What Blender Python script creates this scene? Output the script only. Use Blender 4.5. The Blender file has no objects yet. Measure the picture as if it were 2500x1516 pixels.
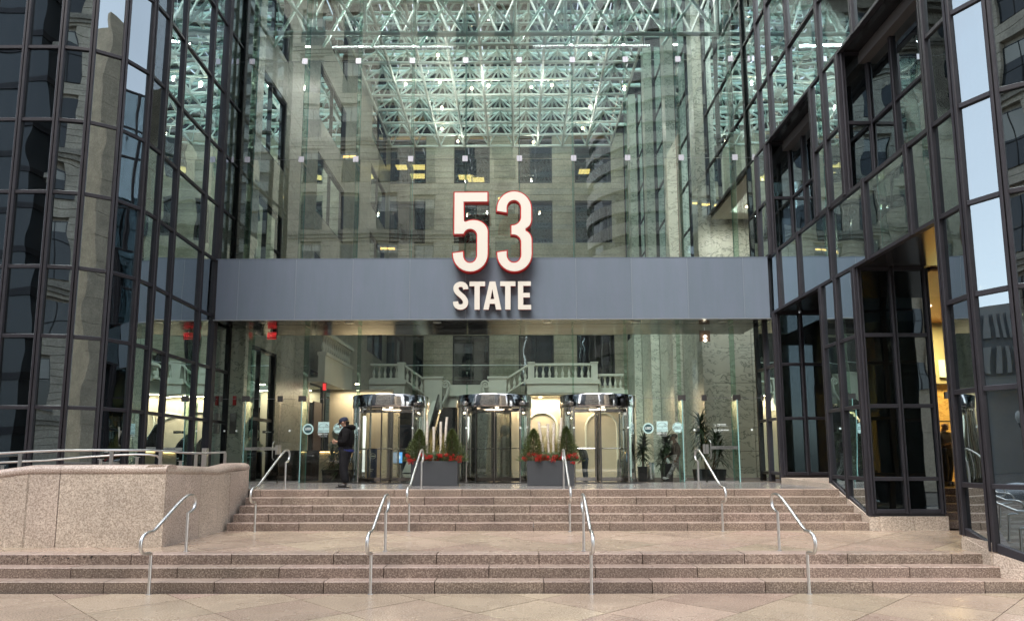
import bpy, bmesh, math, random
from mathutils import Vector, Matrix, Euler
random.seed(7)
C = bpy.context.scene.collection
PI = math.pi

# ------------------------------------------------------------------ camera
cam = bpy.data.cameras.new('camera'); camo = bpy.data.objects.new('camera', cam); C.objects.link(camo)
cam.sensor_width = 36; cam.lens = 24.13; cam.shift_y = 0.0588; cam.clip_end = 2000; cam.clip_start = 0.1
camo.matrix_world = (Matrix.Translation((0, 0, 2.085)) @ Matrix.Rotation(math.radians(0.394), 4, 'Z')
                     @ Matrix.Rotation(math.radians(97.167), 4, 'X') @ Matrix.Rotation(math.radians(-0.112), 4, 'Z'))
bpy.context.scene.camera = camo
# ------------------------------------------------------------------ sky and sun (overcast)
SUN_EL, SUN_AZ = 52, 205
w = bpy.data.worlds.new('World'); bpy.context.scene.world = w; w.use_nodes = True
nt = w.node_tree; nt.nodes.clear()
sky = nt.nodes.new('ShaderNodeTexSky'); sky.sky_type = 'NISHITA'; sky.sun_disc = False
sky.sun_elevation = math.radians(SUN_EL); sky.sun_rotation = math.radians(SUN_AZ)
sky.air_density = 1.0; sky.dust_density = 1.2; sky.ozone_density = 1.0
hs = nt.nodes.new('ShaderNodeHueSaturation'); hs.inputs['Saturation'].default_value = 0.36
bg = nt.nodes.new('ShaderNodeBackground'); bg.inputs['Strength'].default_value = 0.12
wo = nt.nodes.new('ShaderNodeOutputWorld')
nt.links.new(sky.outputs[0], hs.inputs['Color']); nt.links.new(hs.outputs[0], bg.inputs[0]); nt.links.new(bg.outputs[0], wo.inputs[0])
sl = bpy.data.lights.new('sun', 'SUN'); sl.energy = 1.5; sl.angle = math.radians(40); sl.color = (1, .96, .9)
so = bpy.data.objects.new('sun', sl); C.objects.link(so)
az = math.radians(SUN_AZ); el = math.radians(SUN_EL)
sd = Vector((math.sin(az) * math.cos(el), math.cos(az) * math.cos(el), math.sin(el)))
so.rotation_euler = sd.to_track_quat('Z', 'Y').to_euler()
sc = bpy.context.scene
sc.view_settings.view_transform = 'Standard'; sc.view_settings.look = 'None'
sc.view_settings.exposure = 2.28; sc.view_settings.gamma = 1.0; sc.view_settings.use_curve_mapping = False
sc.render.engine = 'CYCLES'
cy = sc.cycles
cy.use_denoising = True; cy.max_bounces = 9; cy.diffuse_bounces = 3; cy.glossy_bounces = 5
cy.transmission_bounces = 4; cy.transparent_max_bounces = 40; cy.caustics_reflective = False; cy.caustics_refractive = False
cy.sample_clamp_indirect = 6; cy.sample_clamp_direct = 20

# ------------------------------------------------------------------ materials
def newmat(name):
    m = bpy.data.materials.new(name); m.use_nodes = True
    m.node_tree.nodes.clear(); o = m.node_tree.nodes.new('ShaderNodeOutputMaterial')
    return m, m.node_tree, o
def N(nt, t, **kw):
    n = nt.nodes.new(t)
    for k, v in kw.items():
        if k.startswith('i_'): n.inputs[k[2:].replace('_', ' ')].default_value = v
        else: setattr(n, k, v)
    return n
def pbr(name, col, rough=.5, metal=0, spec=.5, noise=None, bump=None, emit=None, estr=0, var=0, coat=0, streak=None):
    """noise=(scale, amount, colour2) mottling; bump=(scale, distance); var = value variation per object"""
    m, nt, o = newmat(name); L = nt.links.new
    p = N(nt, 'ShaderNodeBsdfPrincipled'); p.inputs['Base Color'].default_value = (*col, 1)
    p.inputs['Roughness'].default_value = rough; p.inputs['Metallic'].default_value = metal
    p.inputs['Specular IOR Level'].default_value = spec; p.inputs['Coat Weight'].default_value = coat
    L(p.outputs[0], o.inputs[0])
    g = N(nt, 'ShaderNodeNewGeometry'); src = None
    if noise:
        n = N(nt, 'ShaderNodeTexNoise'); n.inputs['Scale'].default_value = noise[0]; n.inputs['Detail'].default_value = 4
        n.inputs['Roughness'].default_value = .65
        if streak:
            mp = N(nt, 'ShaderNodeMapping'); mp.inputs['Scale'].default_value = streak; L(g.outputs['Position'], mp.inputs[0]); L(mp.outputs[0], n.inputs['Vector'])
        else: L(g.outputs['Position'], n.inputs['Vector'])
        r = N(nt, 'ShaderNodeMapRange'); r.inputs[1].default_value = .5 - noise[1]; r.inputs[2].default_value = .5 + noise[1]
        L(n.outputs['Fac'], r.inputs[0])
        mx = N(nt, 'ShaderNodeMix', data_type='RGBA'); mx.inputs[6].default_value = (*col, 1); mx.inputs[7].default_value = (*noise[2], 1)
        L(r.outputs[0], mx.inputs[0]); src = mx.outputs[2]
    if var:
        oi = N(nt, 'ShaderNodeObjectInfo'); h = N(nt, 'ShaderNodeHueSaturation')
        r2 = N(nt, 'ShaderNodeMapRange'); r2.inputs[3].default_value = 1 - var; r2.inputs[4].default_value = 1 + var
        L(oi.outputs['Random'], r2.inputs[0]); L(r2.outputs[0], h.inputs['Value'])
        if src: L(src, h.inputs['Color'])
        else: h.inputs['Color'].default_value = (*col, 1)
        src = h.outputs[0]
    if src: L(src, p.inputs['Base Color'])
    if bump:
        n2 = N(nt, 'ShaderNodeTexNoise'); n2.inputs['Scale'].default_value = bump[0]; n2.inputs['Detail'].default_value = 3
        L(g.outputs['Position'], n2.inputs['Vector'])
        b = N(nt, 'ShaderNodeBump'); b.inputs['Distance'].default_value = bump[1]; b.inputs['Strength'].default_value = 1
        L(n2.outputs['Fac'], b.inputs['Height']); L(b.outputs[0], p.inputs['Normal'])
    if emit:
        p.inputs['Emission Color'].default_value = (*emit, 1); p.inputs['Emission Strength'].default_value = estr
    return m
def granite(name, base, dark, light, rough, stain=.25, var=.1, bumpd=.002, blotch=None, scale=75, wet=None, hue=.007, spots=0):
    m, nt, o = newmat(name); L = nt.links.new
    p = N(nt, 'ShaderNodeBsdfPrincipled'); L(p.outputs[0], o.inputs[0]); p.inputs['Roughness'].default_value = rough
    g = N(nt, 'ShaderNodeNewGeometry')
    v = N(nt, 'ShaderNodeTexNoise'); v.inputs['Scale'].default_value = scale; v.inputs['Detail'].default_value = 2; v.inputs['Roughness'].default_value = .7
    L(g.outputs['Position'], v.inputs['Vector'])
    cr = N(nt, 'ShaderNodeValToRGB'); e = cr.color_ramp.elements
    e[0].position = .33; e[0].color = (*dark, 1); e[1].position = .70; e[1].color = (*light, 1)
    k = cr.color_ramp.elements.new(.5); k.color = (*base, 1)
    L(v.outputs['Fac'], cr.inputs[0])
    big = N(nt, 'ShaderNodeTexNoise'); big.inputs['Scale'].default_value = .9; big.inputs['Detail'].default_value = 5; big.inputs['Roughness'].default_value = .6
    L(g.outputs['Position'], big.inputs['Vector'])
    r = N(nt, 'ShaderNodeMapRange'); r.inputs[1].default_value = .3; r.inputs[2].default_value = .7; r.inputs[3].default_value = 1 - stain; r.inputs[4].default_value = 1 + stain * .6
    L(big.outputs['Fac'], r.inputs[0])
    oi = N(nt, 'ShaderNodeObjectInfo'); r2 = N(nt, 'ShaderNodeMapRange'); r2.inputs[3].default_value = 1 - var; r2.inputs[4].default_value = 1 + var
    L(oi.outputs['Random'], r2.inputs[0])
    mu = N(nt, 'ShaderNodeMath', operation='MULTIPLY'); L(r.outputs[0], mu.inputs[0]); L(r2.outputs[0], mu.inputs[1])
    h = N(nt, 'ShaderNodeHueSaturation'); L(cr.outputs[0], h.inputs['Color']); L(mu.outputs[0], h.inputs['Value'])
    # hue drift per object so neighbouring stones differ
    mm = N(nt, 'ShaderNodeMath', operation='MULTIPLY'); mm.inputs[1].default_value = 7.31; L(oi.outputs['Random'], mm.inputs[0])
    fr = N(nt, 'ShaderNodeMath', operation='FRACT'); L(mm.outputs[0], fr.inputs[0])
    r3 = N(nt, 'ShaderNodeMapRange'); r3.inputs[3].default_value = .5 - hue; r3.inputs[4].default_value = .5 + hue; L(fr.outputs[0], r3.inputs[0]); L(r3.outputs[0], h.inputs['Hue'])
    cout = h.outputs[0]
    if spots:
        vo = N(nt, 'ShaderNodeTexVoronoi'); vo.inputs['Scale'].default_value = 2.6; L(g.outputs['Position'], vo.inputs['Vector'])
        sr = N(nt, 'ShaderNodeMapRange'); sr.inputs[1].default_value = .035; sr.inputs[2].default_value = .075; sr.inputs[3].default_value = .62; sr.inputs[4].default_value = 1; L(vo.outputs['Distance'], sr.inputs[0])
        h2 = N(nt, 'ShaderNodeHueSaturation'); L(cout, h2.inputs['Color']); L(sr.outputs[0], h2.inputs['Value']); cout = h2.outputs[0]
    L(cout, p.inputs['Base Color'])
    if wet:
        wn = N(nt, 'ShaderNodeTexNoise'); wn.inputs['Scale'].default_value = 1.3; wn.inputs['Detail'].default_value = 4
        L(g.outputs['Position'], wn.inputs['Vector'])
        wr = N(nt, 'ShaderNodeMapRange'); wr.inputs[1].default_value = .38; wr.inputs[2].default_value = .62; wr.inputs[3].default_value = wet[0]; wr.inputs[4].default_value = wet[1]
        L(wn.outputs['Fac'], wr.inputs[0]); L(wr.outputs[0], p.inputs['Roughness'])
    b = N(nt, 'ShaderNodeBump'); b.inputs['Distance'].default_value = bumpd; b.inputs['Strength'].default_value = 1
    L(v.outputs['Fac'], b.inputs['Height']); L(b.outputs[0], p.inputs['Normal'])
    return m
def glass(name, tint, refl, ior=1.5, wave=.0, wscale=.8, rough=0., gcol=(1, 1, 1), smudge=0):
    """thin pane: see-through tint + mirror share by angle; slightly wavy"""
    m, nt, o = newmat(name); L = nt.links.new
    t = N(nt, 'ShaderNodeBsdfTransparent'); t.inputs[0].default_value = (*tint, 1)
    gl = N(nt, 'ShaderNodeBsdfGlossy'); gl.inputs['Roughness'].default_value = rough; gl.inputs['Color'].default_value = (*gcol, 1)
    f = N(nt, 'ShaderNodeFresnel'); f.inputs['IOR'].default_value = ior
    mu = N(nt, 'ShaderNodeMath', operation='MULTIPLY', use_clamp=True); mu.inputs[1].default_value = refl
    L(f.outputs[0], mu.inputs[0])
    mx = N(nt, 'ShaderNodeMixShader'); L(mu.outputs[0], mx.inputs[0]); L(t.outputs[0], mx.inputs[1]); L(gl.outputs[0], mx.inputs[2])
    out = mx.outputs[0]
    g = N(nt, 'ShaderNodeNewGeometry')
    if wave:
        oi = N(nt, 'ShaderNodeObjectInfo'); sc_ = N(nt, 'ShaderNodeVectorMath', operation='ADD')
        cb = N(nt, 'ShaderNodeMath', operation='MULTIPLY'); cb.inputs[1].default_value = 37.; L(oi.outputs['Random'], cb.inputs[0])
        L(g.outputs['Position'], sc_.inputs[0]); L(cb.outputs[0], sc_.inputs[1])
        n = N(nt, 'ShaderNodeTexNoise'); n.inputs['Scale'].default_value = wscale; n.inputs['Detail'].default_value = 1.2; n.inputs['Roughness'].default_value = .45
        L(sc_.outputs[0], n.inputs['Vector'])
        b = N(nt, 'ShaderNodeBump'); b.inputs['Distance'].default_value = wave; b.inputs['Strength'].default_value = 1
        L(n.outputs['Fac'], b.inputs['Height']); L(b.outputs[0], gl.inputs['Normal'])
    if smudge:
        d = N(nt, 'ShaderNodeBsdfDiffuse'); d.inputs[0].default_value = (.5, .52, .54, 1)
        n3 = N(nt, 'ShaderNodeTexNoise'); n3.inputs['Scale'].default_value = 2.; n3.inputs['Detail'].default_value = 6; n3.inputs['Roughness'].default_value = .7
        mp = N(nt, 'ShaderNodeMapping'); mp.inputs['Scale'].default_value = (3, 3, .6); L(g.outputs['Position'], mp.inputs[0]); L(mp.outputs[0], n3.inputs['Vector'])
        r = N(nt, 'ShaderNodeMapRange'); r.inputs[1].default_value = .45; r.inputs[2].default_value = .8; r.inputs[4].default_value = smudge
        L(n3.outputs['Fac'], r.inputs[0])
        m2 = N(nt, 'ShaderNodeMixShader'); L(r.outputs[0], m2.inputs[0]); L(out, m2.inputs[1]); L(d.outputs[0], m2.inputs[2]); out = m2.outputs[0]
    L(out, o.inputs[0])
    return m
def marble(name, base, vein, rough=.3, scale=1., joints=None):
    m, nt, o = newmat(name); L = nt.links.new
    p = N(nt, 'ShaderNodeBsdfPrincipled'); L(p.outputs[0], o.inputs[0]); p.inputs['Roughness'].default_value = rough
    g = N(nt, 'ShaderNodeNewGeometry')
    n0 = N(nt, 'ShaderNodeTexNoise'); n0.inputs['Scale'].default_value = .7 * scale; n0.inputs['Detail'].default_value = 3; L(g.outputs['Position'], n0.inputs['Vector'])
    sv = N(nt, 'ShaderNodeVectorMath', operation='SCALE'); sv.inputs['Scale'].default_value = 1.6; L(n0.outputs['Color'], sv.inputs[0])
    ad = N(nt, 'ShaderNodeVectorMath', operation='ADD'); L(g.outputs['Position'], ad.inputs[0]); L(sv.outputs[0], ad.inputs[1])
    mp = N(nt, 'ShaderNodeMapping'); mp.inputs['Scale'].default_value = (scale, scale, 2.6 * scale); mp.inputs['Rotation'].default_value = (.3, .35, 0); L(ad.outputs[0], mp.inputs[0])
    n1 = N(nt, 'ShaderNodeTexNoise'); n1.inputs['Scale'].default_value = 1.4; n1.inputs['Detail'].default_value = 8; n1.inputs['Roughness'].default_value = .62; L(mp.outputs[0], n1.inputs['Vector'])
    cr = N(nt, 'ShaderNodeValToRGB'); e = cr.color_ramp.elements
    e[0].position = .38; e[0].color = (*base, 1); e[1].position = .6; e[1].color = tuple([c * .9 for c in base]) + (1,)
    k = e.new(.47); k.color = tuple([c * .97 for c in base]) + (1,); k = e.new(.495); k.color = (*vein, 1); k = e.new(.52); k.color = tuple([c * .93 for c in base]) + (1,)
    L(n1.outputs['Fac'], cr.inputs[0]); L(cr.outputs[0], p.inputs['Base Color'])
    return m
def emis(name, col, s):
    m, nt, o = newmat(name); e = N(nt, 'ShaderNodeEmission'); e.inputs[0].default_value = (*col, 1); e.inputs[1].default_value = s
    nt.links.new(e.outputs[0], o.inputs[0]); return m

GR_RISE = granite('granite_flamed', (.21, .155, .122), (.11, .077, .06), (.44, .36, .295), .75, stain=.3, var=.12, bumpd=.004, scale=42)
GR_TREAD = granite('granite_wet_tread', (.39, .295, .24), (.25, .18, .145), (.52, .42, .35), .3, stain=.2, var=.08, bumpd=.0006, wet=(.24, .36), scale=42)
GR_PAVE = granite('granite_paving', (.43, .325, .24), (.25, .18, .128), (.65, .54, .43), .25, stain=.16, var=.15, bumpd=.0004, scale=42, wet=(.20, .31), hue=.016, spots=1)
GR_WALL = granite('granite_parapet', (.53, .435, .355), (.31, .245, .195), (.76, .67, .57), .7, stain=.22, var=.04, bumpd=.003, scale=42)
GR_COPE = granite('granite_coping', (.44, .345, .28), (.25, .185, .145), (.66, .56, .48), .33, stain=.22, var=.04, bumpd=.001, scale=42)
JOINT = pbr('joint', (.12, .09, .075), .9)
SLATE = pbr('landing_stone', (.16, .16, .165), .22, noise=(3, .2, (.24, .22, .2)), var=.12)
MULL = pbr('mullion_metal', (.020, .019, .023), .45, metal=.0, spec=.3, noise=(2.5, .25, (.032, .03, .036)), bump=(9, .0006))
TGLASS = glass('tower_glass', (.17, .20, .21), 6.2, ior=1.5, wave=.007, wscale=.75, gcol=(.82, .95, 1), smudge=.010)
BGLASS = glass('back_window_glass', (.42, .47, .47), 2.5, ior=1.5, wave=.004, wscale=.9)
AGLASS = glass('atrium_glass', (.945, .98, .96), 3.0, ior=1.5, wave=.0035, wscale=.55, gcol=(.96, 1, .99))
LGLASS = glass('lobby_glass', (.94, .975, .96), .75, ior=1.5, wave=.0012, wscale=.6)
RGLASS = glass('door_glass', (.92, .94, .92), .8, ior=1.5)
FGLASS = glass('fin_glass', (.80, .92, .87), .35, ior=1.45)
EDGE = pbr('glass_edge', (.28, .52, .50), .15, spec=.8)
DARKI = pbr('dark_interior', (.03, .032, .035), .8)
SLABM = pbr('slab_edge', (.10, .10, .10), .8)
FASCIA = pbr('fascia_metal', (.125, .162, .195), .33, spec=.4, noise=(1.2, .35, (.155, .182, .235)), bump=(.8, .018), var=.05, streak=(3.2, 3.2, .45))
SOFFIT = pbr('soffit_metal', (.12, .12, .12), .12, metal=.7)
CHROME = pbr('polished_steel', (.62, .60, .58), .09, metal=1., bump=(7, .003))
DCHROME = pbr('dark_polished_steel', (.34, .32, .30), .14, metal=1., bump=(5, .002))
STEEL = pbr('brushed_steel', (.72, .72, .71), .32, metal=1., noise=(8, .25, (.60, .60, .59)), bump=(60, .0003))
GALV = pbr('clip_steel', (.42, .42, .47), .4, metal=.3)
DFIT = pbr('dark_fitting', (.16, .15, .15), .3, metal=.9)
MINT = pbr('mint_painted_steel', (.66, .86, .80), .35)
FRAMEW = pbr('offwhite_painted_steel', (.60, .68, .64), .45)
MARB = marble('green_marble', (.58, .60, .52), (.16, .19, .16), .3)
MARBP = marble('pale_marble', (.34, .33, .27), (.15, .155, .125), .3, .8)
STONEI = marble('beige_stone', (.42, .38, .30), (.25, .22, .17), .55, .6)
PLAST = pbr('pale_plaster', (.60, .60, .52), .6, noise=(1.5, .3, (.52, .52, .45)))
WARM = pbr('warm_wall', (.50, .44, .34), .6, noise=(.8, .3, (.43, .37, .28)))
WOODY = marble('warm_marble', (.60, .42, .16), (.30, .18, .06), .35, 1.4)
BLK = pbr('black_matte', (.012, .012, .013), .6)
BLKG = pbr('black_gloss', (.015, .015, .016), .2)
PLANTER = pbr('planter_grey', (.05, .053, .058), .55, noise=(4, .3, (.056, .059, .065)))
WHITE = pbr('white_face', (.44, .415, .37), .5, emit=(1, .92, .78), estr=.06)
WHITEP = pbr('white_print', (.8, .88, .86), .6)
AQUA = pbr('aqua_print', (.55, .78, .77), .6)
TEAL = pbr('dark_teal_print', (.03, .09, .10), .6)
RED = pbr('red_return', (.40, .016, .016), .5, spec=.3)
REDX = emis('exit_red', (1, .05, .05), .25)
LAMP = emis('lamp_warm', (1, .78, .5), 9)
LAMPB = emis('lamp_office', (1, .74, .42), 5)
LAMPD = emis('lamp_drum', (1, .84, .6), .8)
BARG = emis('bar_glow', (.95, 1, .97), .05)
LAMPW = emis('lamp_white', (1, .9, .72), 5)
PANELY = emis('ceiling_panel_glow', (1, .62, .2), 1.6)
SCREEN = emis('screen_blue', (.12, .38, .75), .3)
LEAF = pbr('dracaena_leaf', (.035, .065, .03), .4, noise=(9, .2, (.06, .10, .045)))
CONIF = pbr('conifer_leaf', (.055, .085, .02), .6, noise=(14, .2, (.09, .11, .03)))
PINE = pbr('pine_sprig', (.10, .18, .08), .6, noise=(14, .2, (.17, .24, .12)))
BERRY = pbr('berry_red', (.36, .012, .015), .35, noise=(30, .2, (.5, .03, .02)))
STRAW = pbr('straw_reed', (.36, .28, .09), .7, noise=(12, .2, (.26, .22, .07)))
SOIL = pbr('soil', (.05, .035, .02), .9)
STONEX = granite('street_stone', (.50, .44, .36), (.40, .35, .28), (.60, .54, .45), .8, stain=.3, var=.05, scale=9, bumpd=.01)
STONEC = granite('street_stone_carved', (.33, .30, .25), (.22, .2, .165), (.42, .38, .32), .8, stain=.3, var=.05, scale=14, bumpd=.012)
TANX = granite('tan_stone', (.46, .38, .28), (.38, .31, .23), (.54, .46, .35), .8, stain=.25, scale=6, bumpd=.01)
CONC = pbr('pale_concrete', (.34, .34, .33), .8, noise=(.5, .3, (.28, .28, .27)))
BARK = None

# ------------------------------------------------------------------ mesh helper
class B:
    def __init__(s): s.v = []; s.f = []; s.m = []; s.mi = 0
    def add(s, vs, fs, mi=None):
        k = len(s.v); s.v += [tuple(v) for v in vs]; s.f += [tuple(i + k for i in f) for f in fs]; s.m += [s.mi if mi is None else mi] * len(fs)
        return s
    def box(s, x0, x1, y0, y1, z0, z1, mi=None):
        x0, x1 = sorted((x0, x1)); y0, y1 = sorted((y0, y1)); z0, z1 = sorted((z0, z1))
        v = [(x0, y0, z0), (x1, y0, z0), (x1, y1, z0), (x0, y1, z0), (x0, y0, z1), (x1, y0, z1), (x1, y1, z1), (x0, y1, z1)]
        return s.add(v, [(0, 3, 2, 1), (4, 5, 6, 7), (0, 1, 5, 4), (1, 2, 6, 5), (2, 3, 7, 6), (3, 0, 4, 7)], mi)
    def prism(s, poly, z0, z1, mi=None):
        """poly: CCW xy points; z0/z1 numbers or lists"""
        n = len(poly); a = z0 if isinstance(z0, (list, tuple)) else [z0] * n; b = z1 if isinstance(z1, (list, tuple)) else [z1] * n
        v = [(p[0], p[1], a[i]) for i, p in enumerate(poly)] + [(p[0], p[1], b[i]) for i, p in enumerate(poly)]
        f = [tuple(range(n - 1, -1, -1)), tuple(range(n, 2 * n))] + [(i, (i + 1) % n, n + (i + 1) % n, n + i) for i in range(n)]
        return s.add(v, f, mi)
    def slabx(s, poly, x0, x1, mi=None):
        """polygon in YZ extruded along X"""
        n = len(poly); v = [(x0, p[0], p[1]) for p in poly] + [(x1, p[0], p[1]) for p in poly]
        f = [tuple(range(n - 1, -1, -1)), tuple(range(n, 2 * n))] + [(i, (i + 1) % n, n + (i + 1) % n, n + i) for i in range(n)]
        return s.add(v, f, mi)
    def slaby(s, poly, y0, y1, mi=None):
        n = len(poly); v = [(p[0], y0, p[1]) for p in poly] + [(p[0], y1, p[1]) for p in poly]
        f = [tuple(range(n)), tuple(range(2 * n - 1, n - 1, -1))] + [(i, n + i, n + (i + 1) % n, (i + 1) % n) for i in range(n)]
        return s.add(v, f, mi)
    def ring(s, c, r, n, ax):
        a = Vector(ax).normalized(); t = a.orthogonal().normalized(); u = a.cross(t)
        return [Vector(c) + r * (math.cos(2 * PI * i / n) * t + math.sin(2 * PI * i / n) * u) for i in range(n)]
    def cyl(s, p0, p1, r0, r1=None, n=10, cap=True, mi=None):
        r1 = r0 if r1 is None else r1; ax = Vector(p1) - Vector(p0)
        v = s.ring(p0, r0, n, ax) + s.ring(p1, r1, n, ax)
        f = [(i, (i + 1) % n, n + (i + 1) % n, n + i) for i in range(n)]
        if cap: f += [tuple(range(n - 1, -1, -1)), tuple(range(n, 2 * n))]
        return s.add(v, f, mi)
    def tube(s, pts, r, n=8, mi=None):
        pts = [Vector(p) for p in pts]; k = len(pts); rings = []; t = None
        rr = r if isinstance(r, (list, tuple)) else [r] * k
        for i, p in enumerate(pts):
            d = (pts[min(i + 1, k - 1)] - pts[max(i - 1, 0)]).normalized()
            t = d.orthogonal().normalized() if t is None else (t - d * t.dot(d)).normalized()
            u = d.cross(t); rings += [p + rr[i] * (math.cos(2 * PI * j / n) * t + math.sin(2 * PI * j / n) * u) for j in range(n)]
        f = [(i * n + j, i * n + (j + 1) % n, (i + 1) * n + (j + 1) % n, (i + 1) * n + j) for i in range(k - 1) for j in range(n)]
        f += [tuple(range(n - 1, -1, -1)), tuple(range((k - 1) * n, k * n))]
        return s.add(rings, f, mi)
    def lathe(s, prof, cx, cy_, n=16, mi=None, a0=0, a1=2 * PI):
        full = abs(a1 - a0 - 2 * PI) < 1e-6; m = n if full else n + 1; v = []
        for r, z in prof: v += [(cx + r * math.cos(a0 + (a1 - a0) * i / n), cy_ + r * math.sin(a0 + (a1 - a0) * i / n), z) for i in range(m)]
        f = []
        for j in range(len(prof) - 1):
            for i in range(n):
                a, b = i, (i + 1) % m if full else i + 1
                f.append((j * m + a, j * m + b, (j + 1) * m + b, (j + 1) * m + a))
        if full:
            if prof[0][0] > 1e-4: f.append(tuple(range(m - 1, -1, -1)))
            if prof[-1][0] > 1e-4: f.append(tuple(range((len(prof) - 1) * m, len(prof) * m)))
        return s.add(v, f, mi)
    def ball(s, c, r, n=10, k=6, mi=None, sz=1):
        prof = [(max(1e-5, r * math.sin(PI * i / k)), c[2] - r * sz * math.cos(PI * i / k)) for i in range(k + 1)]
        return s.lathe(prof, c[0], c[1], n, mi)
    def mesh(s, name, mats, smooth=False):
        me = bpy.data.meshes.new(name); me.from_pydata(s.v, [], s.f)
        for m in (mats if isinstance(mats, (list, tuple)) else [mats]): me.materials.append(m)
        me.polygons.foreach_set('material_index', s.m)
        if smooth:
            me.polygons.foreach_set('use_smooth', [True] * len(s.f)); me.set_sharp_from_angle(angle=math.radians(40))
        me.update(); return me
    def obj(s, name, mats, parent=None, smooth=False):
        return ob(name, s.mesh(name, mats, smooth), parent)
def ob(name, me, parent=None, loc=None, rot=None):
    o = bpy.data.objects.new(name, me); C.objects.link(o)
    if parent is not None: o.parent = parent
    if loc is not None: o.location = loc
    if rot is not None: o.rotation_euler = rot
    return o
def tag(o, label=None, cat=None, group=None, kind=None):
    if label: o['label'] = label
    if cat: o['category'] = cat
    if group: o['group'] = group
    if kind: o['kind'] = kind
    return o
def thing(name, label, cat, loc=(0, 0, 0), rz=0, group=None):
    o = bpy.data.objects.new(name, None); C.objects.link(o); o.location = loc; o.rotation_euler = (0, 0, rz); o.empty_display_size = .1
    return tag(o, label, cat, group)
def struct(o): o['kind'] = 'structure'; return o
def stuff(o): o['kind'] = 'stuff'; return o
def copy_tree(o, parent=None):
    c = o.copy(); C.objects.link(c)
    if parent is not None: c.parent = parent
    for ch in list(o.children): copy_tree(ch, c)
    return c
def clip(poly, a, b, c):
    """keep a*x+b*y<=c"""
    out = []
    for i in range(len(poly)):
        p, q = poly[i], poly[(i + 1) % len(poly)]; dp = a * p[0] + b * p[1] - c; dq = a * q[0] + b * q[1] - c
        if dp <= 0: out.append(p)
        if (dp < 0 < dq) or (dq < 0 < dp):
            t = dp / (dp - dq); out.append((p[0] + t * (q[0] - p[0]), p[1] + t * (q[1] - p[1])))
    return out
def area(poly): return abs(sum(poly[i][0] * poly[(i + 1) % len(poly)][1] - poly[(i + 1) % len(poly)][0] * poly[i][1] for i in range(len(poly)))) / 2
def curve_mesh(polys, depth, bevel=0, name='glyph'):
    cu = bpy.data.curves.new(name, 'CURVE'); cu.dimensions = '2D'; cu.fill_mode = 'BOTH'; cu.extrude = depth; cu.bevel_depth = bevel; cu.bevel_resolution = 1
    for p in polys:
        sp = cu.splines.new('POLY'); sp.points.add(len(p) - 1); sp.use_cyclic_u = True
        for i, q in enumerate(p): sp.points[i].co = (q[0], q[1], 0, 1)
    return eval_mesh(cu, name)
def eval_mesh(cu, name):
    o = bpy.data.objects.new('tmp', cu); C.objects.link(o)
    dg = bpy.context.evaluated_depsgraph_get(); me = bpy.data.meshes.new_from_object(o.evaluated_get(dg)); me.name = name
    bpy.data.objects.remove(o); return me
def text_mesh(s, size, depth=.001, align='CENTER', bold=0, sx=1):
    cu = bpy.data.curves.new('txt', 'FONT'); cu.body = s; cu.size = size; cu.extrude = depth; cu.align_x = align; cu.align_y = 'CENTER'; cu.offset = bold
    me = eval_mesh(cu, 'lettering')
    if sx != 1: me.transform(Matrix.Scale(sx, 4, (1, 0, 0)))
    return me
def put_text(s, size, x, y, z, mat, parent=None, align='CENTER', bold=0, sx=1, name='lettering', rot=(PI / 2, 0, 0)):
    me = text_mesh(s, size, .001, align, bold, sx); me.materials.append(mat)
    return ob(name, me, parent, (x, y, z), rot)
# ================================================================== GROUND, STEPS, PARAPET
H = .165; SX0, SX1 = -6.36, 7.66
g = B().box(-140, 90, -60, 10.9, -.30, -.05); g.box(-140, -13, 10.9, 60, -.3, -.05); g.box(13, 90, 10.9, 60, -.3, -.05)
ground = struct(g.obj('ground', SLATE))
# foreground paving: big diamonds of granite, each slab its own stone
def diamonds(name, x0, x1, y0, y1, ztop, thick, x_off, y_off, parent_name, mats):
    root = struct(bpy.data.objects.new(parent_name, None)); C.objects.link(root)
    D = 1.77; gap = .010; full = None
    for j in range(-16, 30):
        for i in range(-12, 14):
            cx = x_off + (i + (.5 if j % 2 else 0)) * D; cyy = y_off + j * D / 2
            h = D / 2 - gap
            poly = [(cx - h, cyy), (cx, cyy - h), (cx + h, cyy), (cx, cyy + h)]
            c = poly
            for a, b, k in ((1, 0, x1), (-1, 0, -x0), (0, 1, y1), (0, -1, -y0)): c = clip(c, a, b, k) if c else c
            if len(c) < 3 or area(c) < .004: continue
            if len(c) == 4 and area(c) > area(poly) * .999:
                if full is None:
                    full = B().prism([(-h, 0), (0, -h), (h, 0), (0, h)], -thick, 0).mesh(name, mats)
                ob(name, full, root, (cx, cyy, ztop + random.uniform(-.0012, .0012)))
            else:
                px, py = sum(p[0] for p in c) / len(c), sum(p[1] for p in c) / len(c)
                o = B().prism([(p[0] - px, p[1] - py) for p in c], -thick, 0).obj(name, mats, root); o.location = (px, py, ztop)
    return root
B().box(-14, 14, 4.2, 10.95, -.05, -.012).obj('paving_bed', JOINT, ground)
diamonds('paving_slab', -13, 12.4, 6.4, 10.93, 0, .035, -1.44, 9.6, 'pavement', GR_PAVE)
B().box(-14, 14, -9, 6.4, -.05, 0).obj('plaza_paving', GR_PAVE, ground)
st = struct(bpy.data.objects.new('steps', None)); C.objects.link(st)
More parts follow.
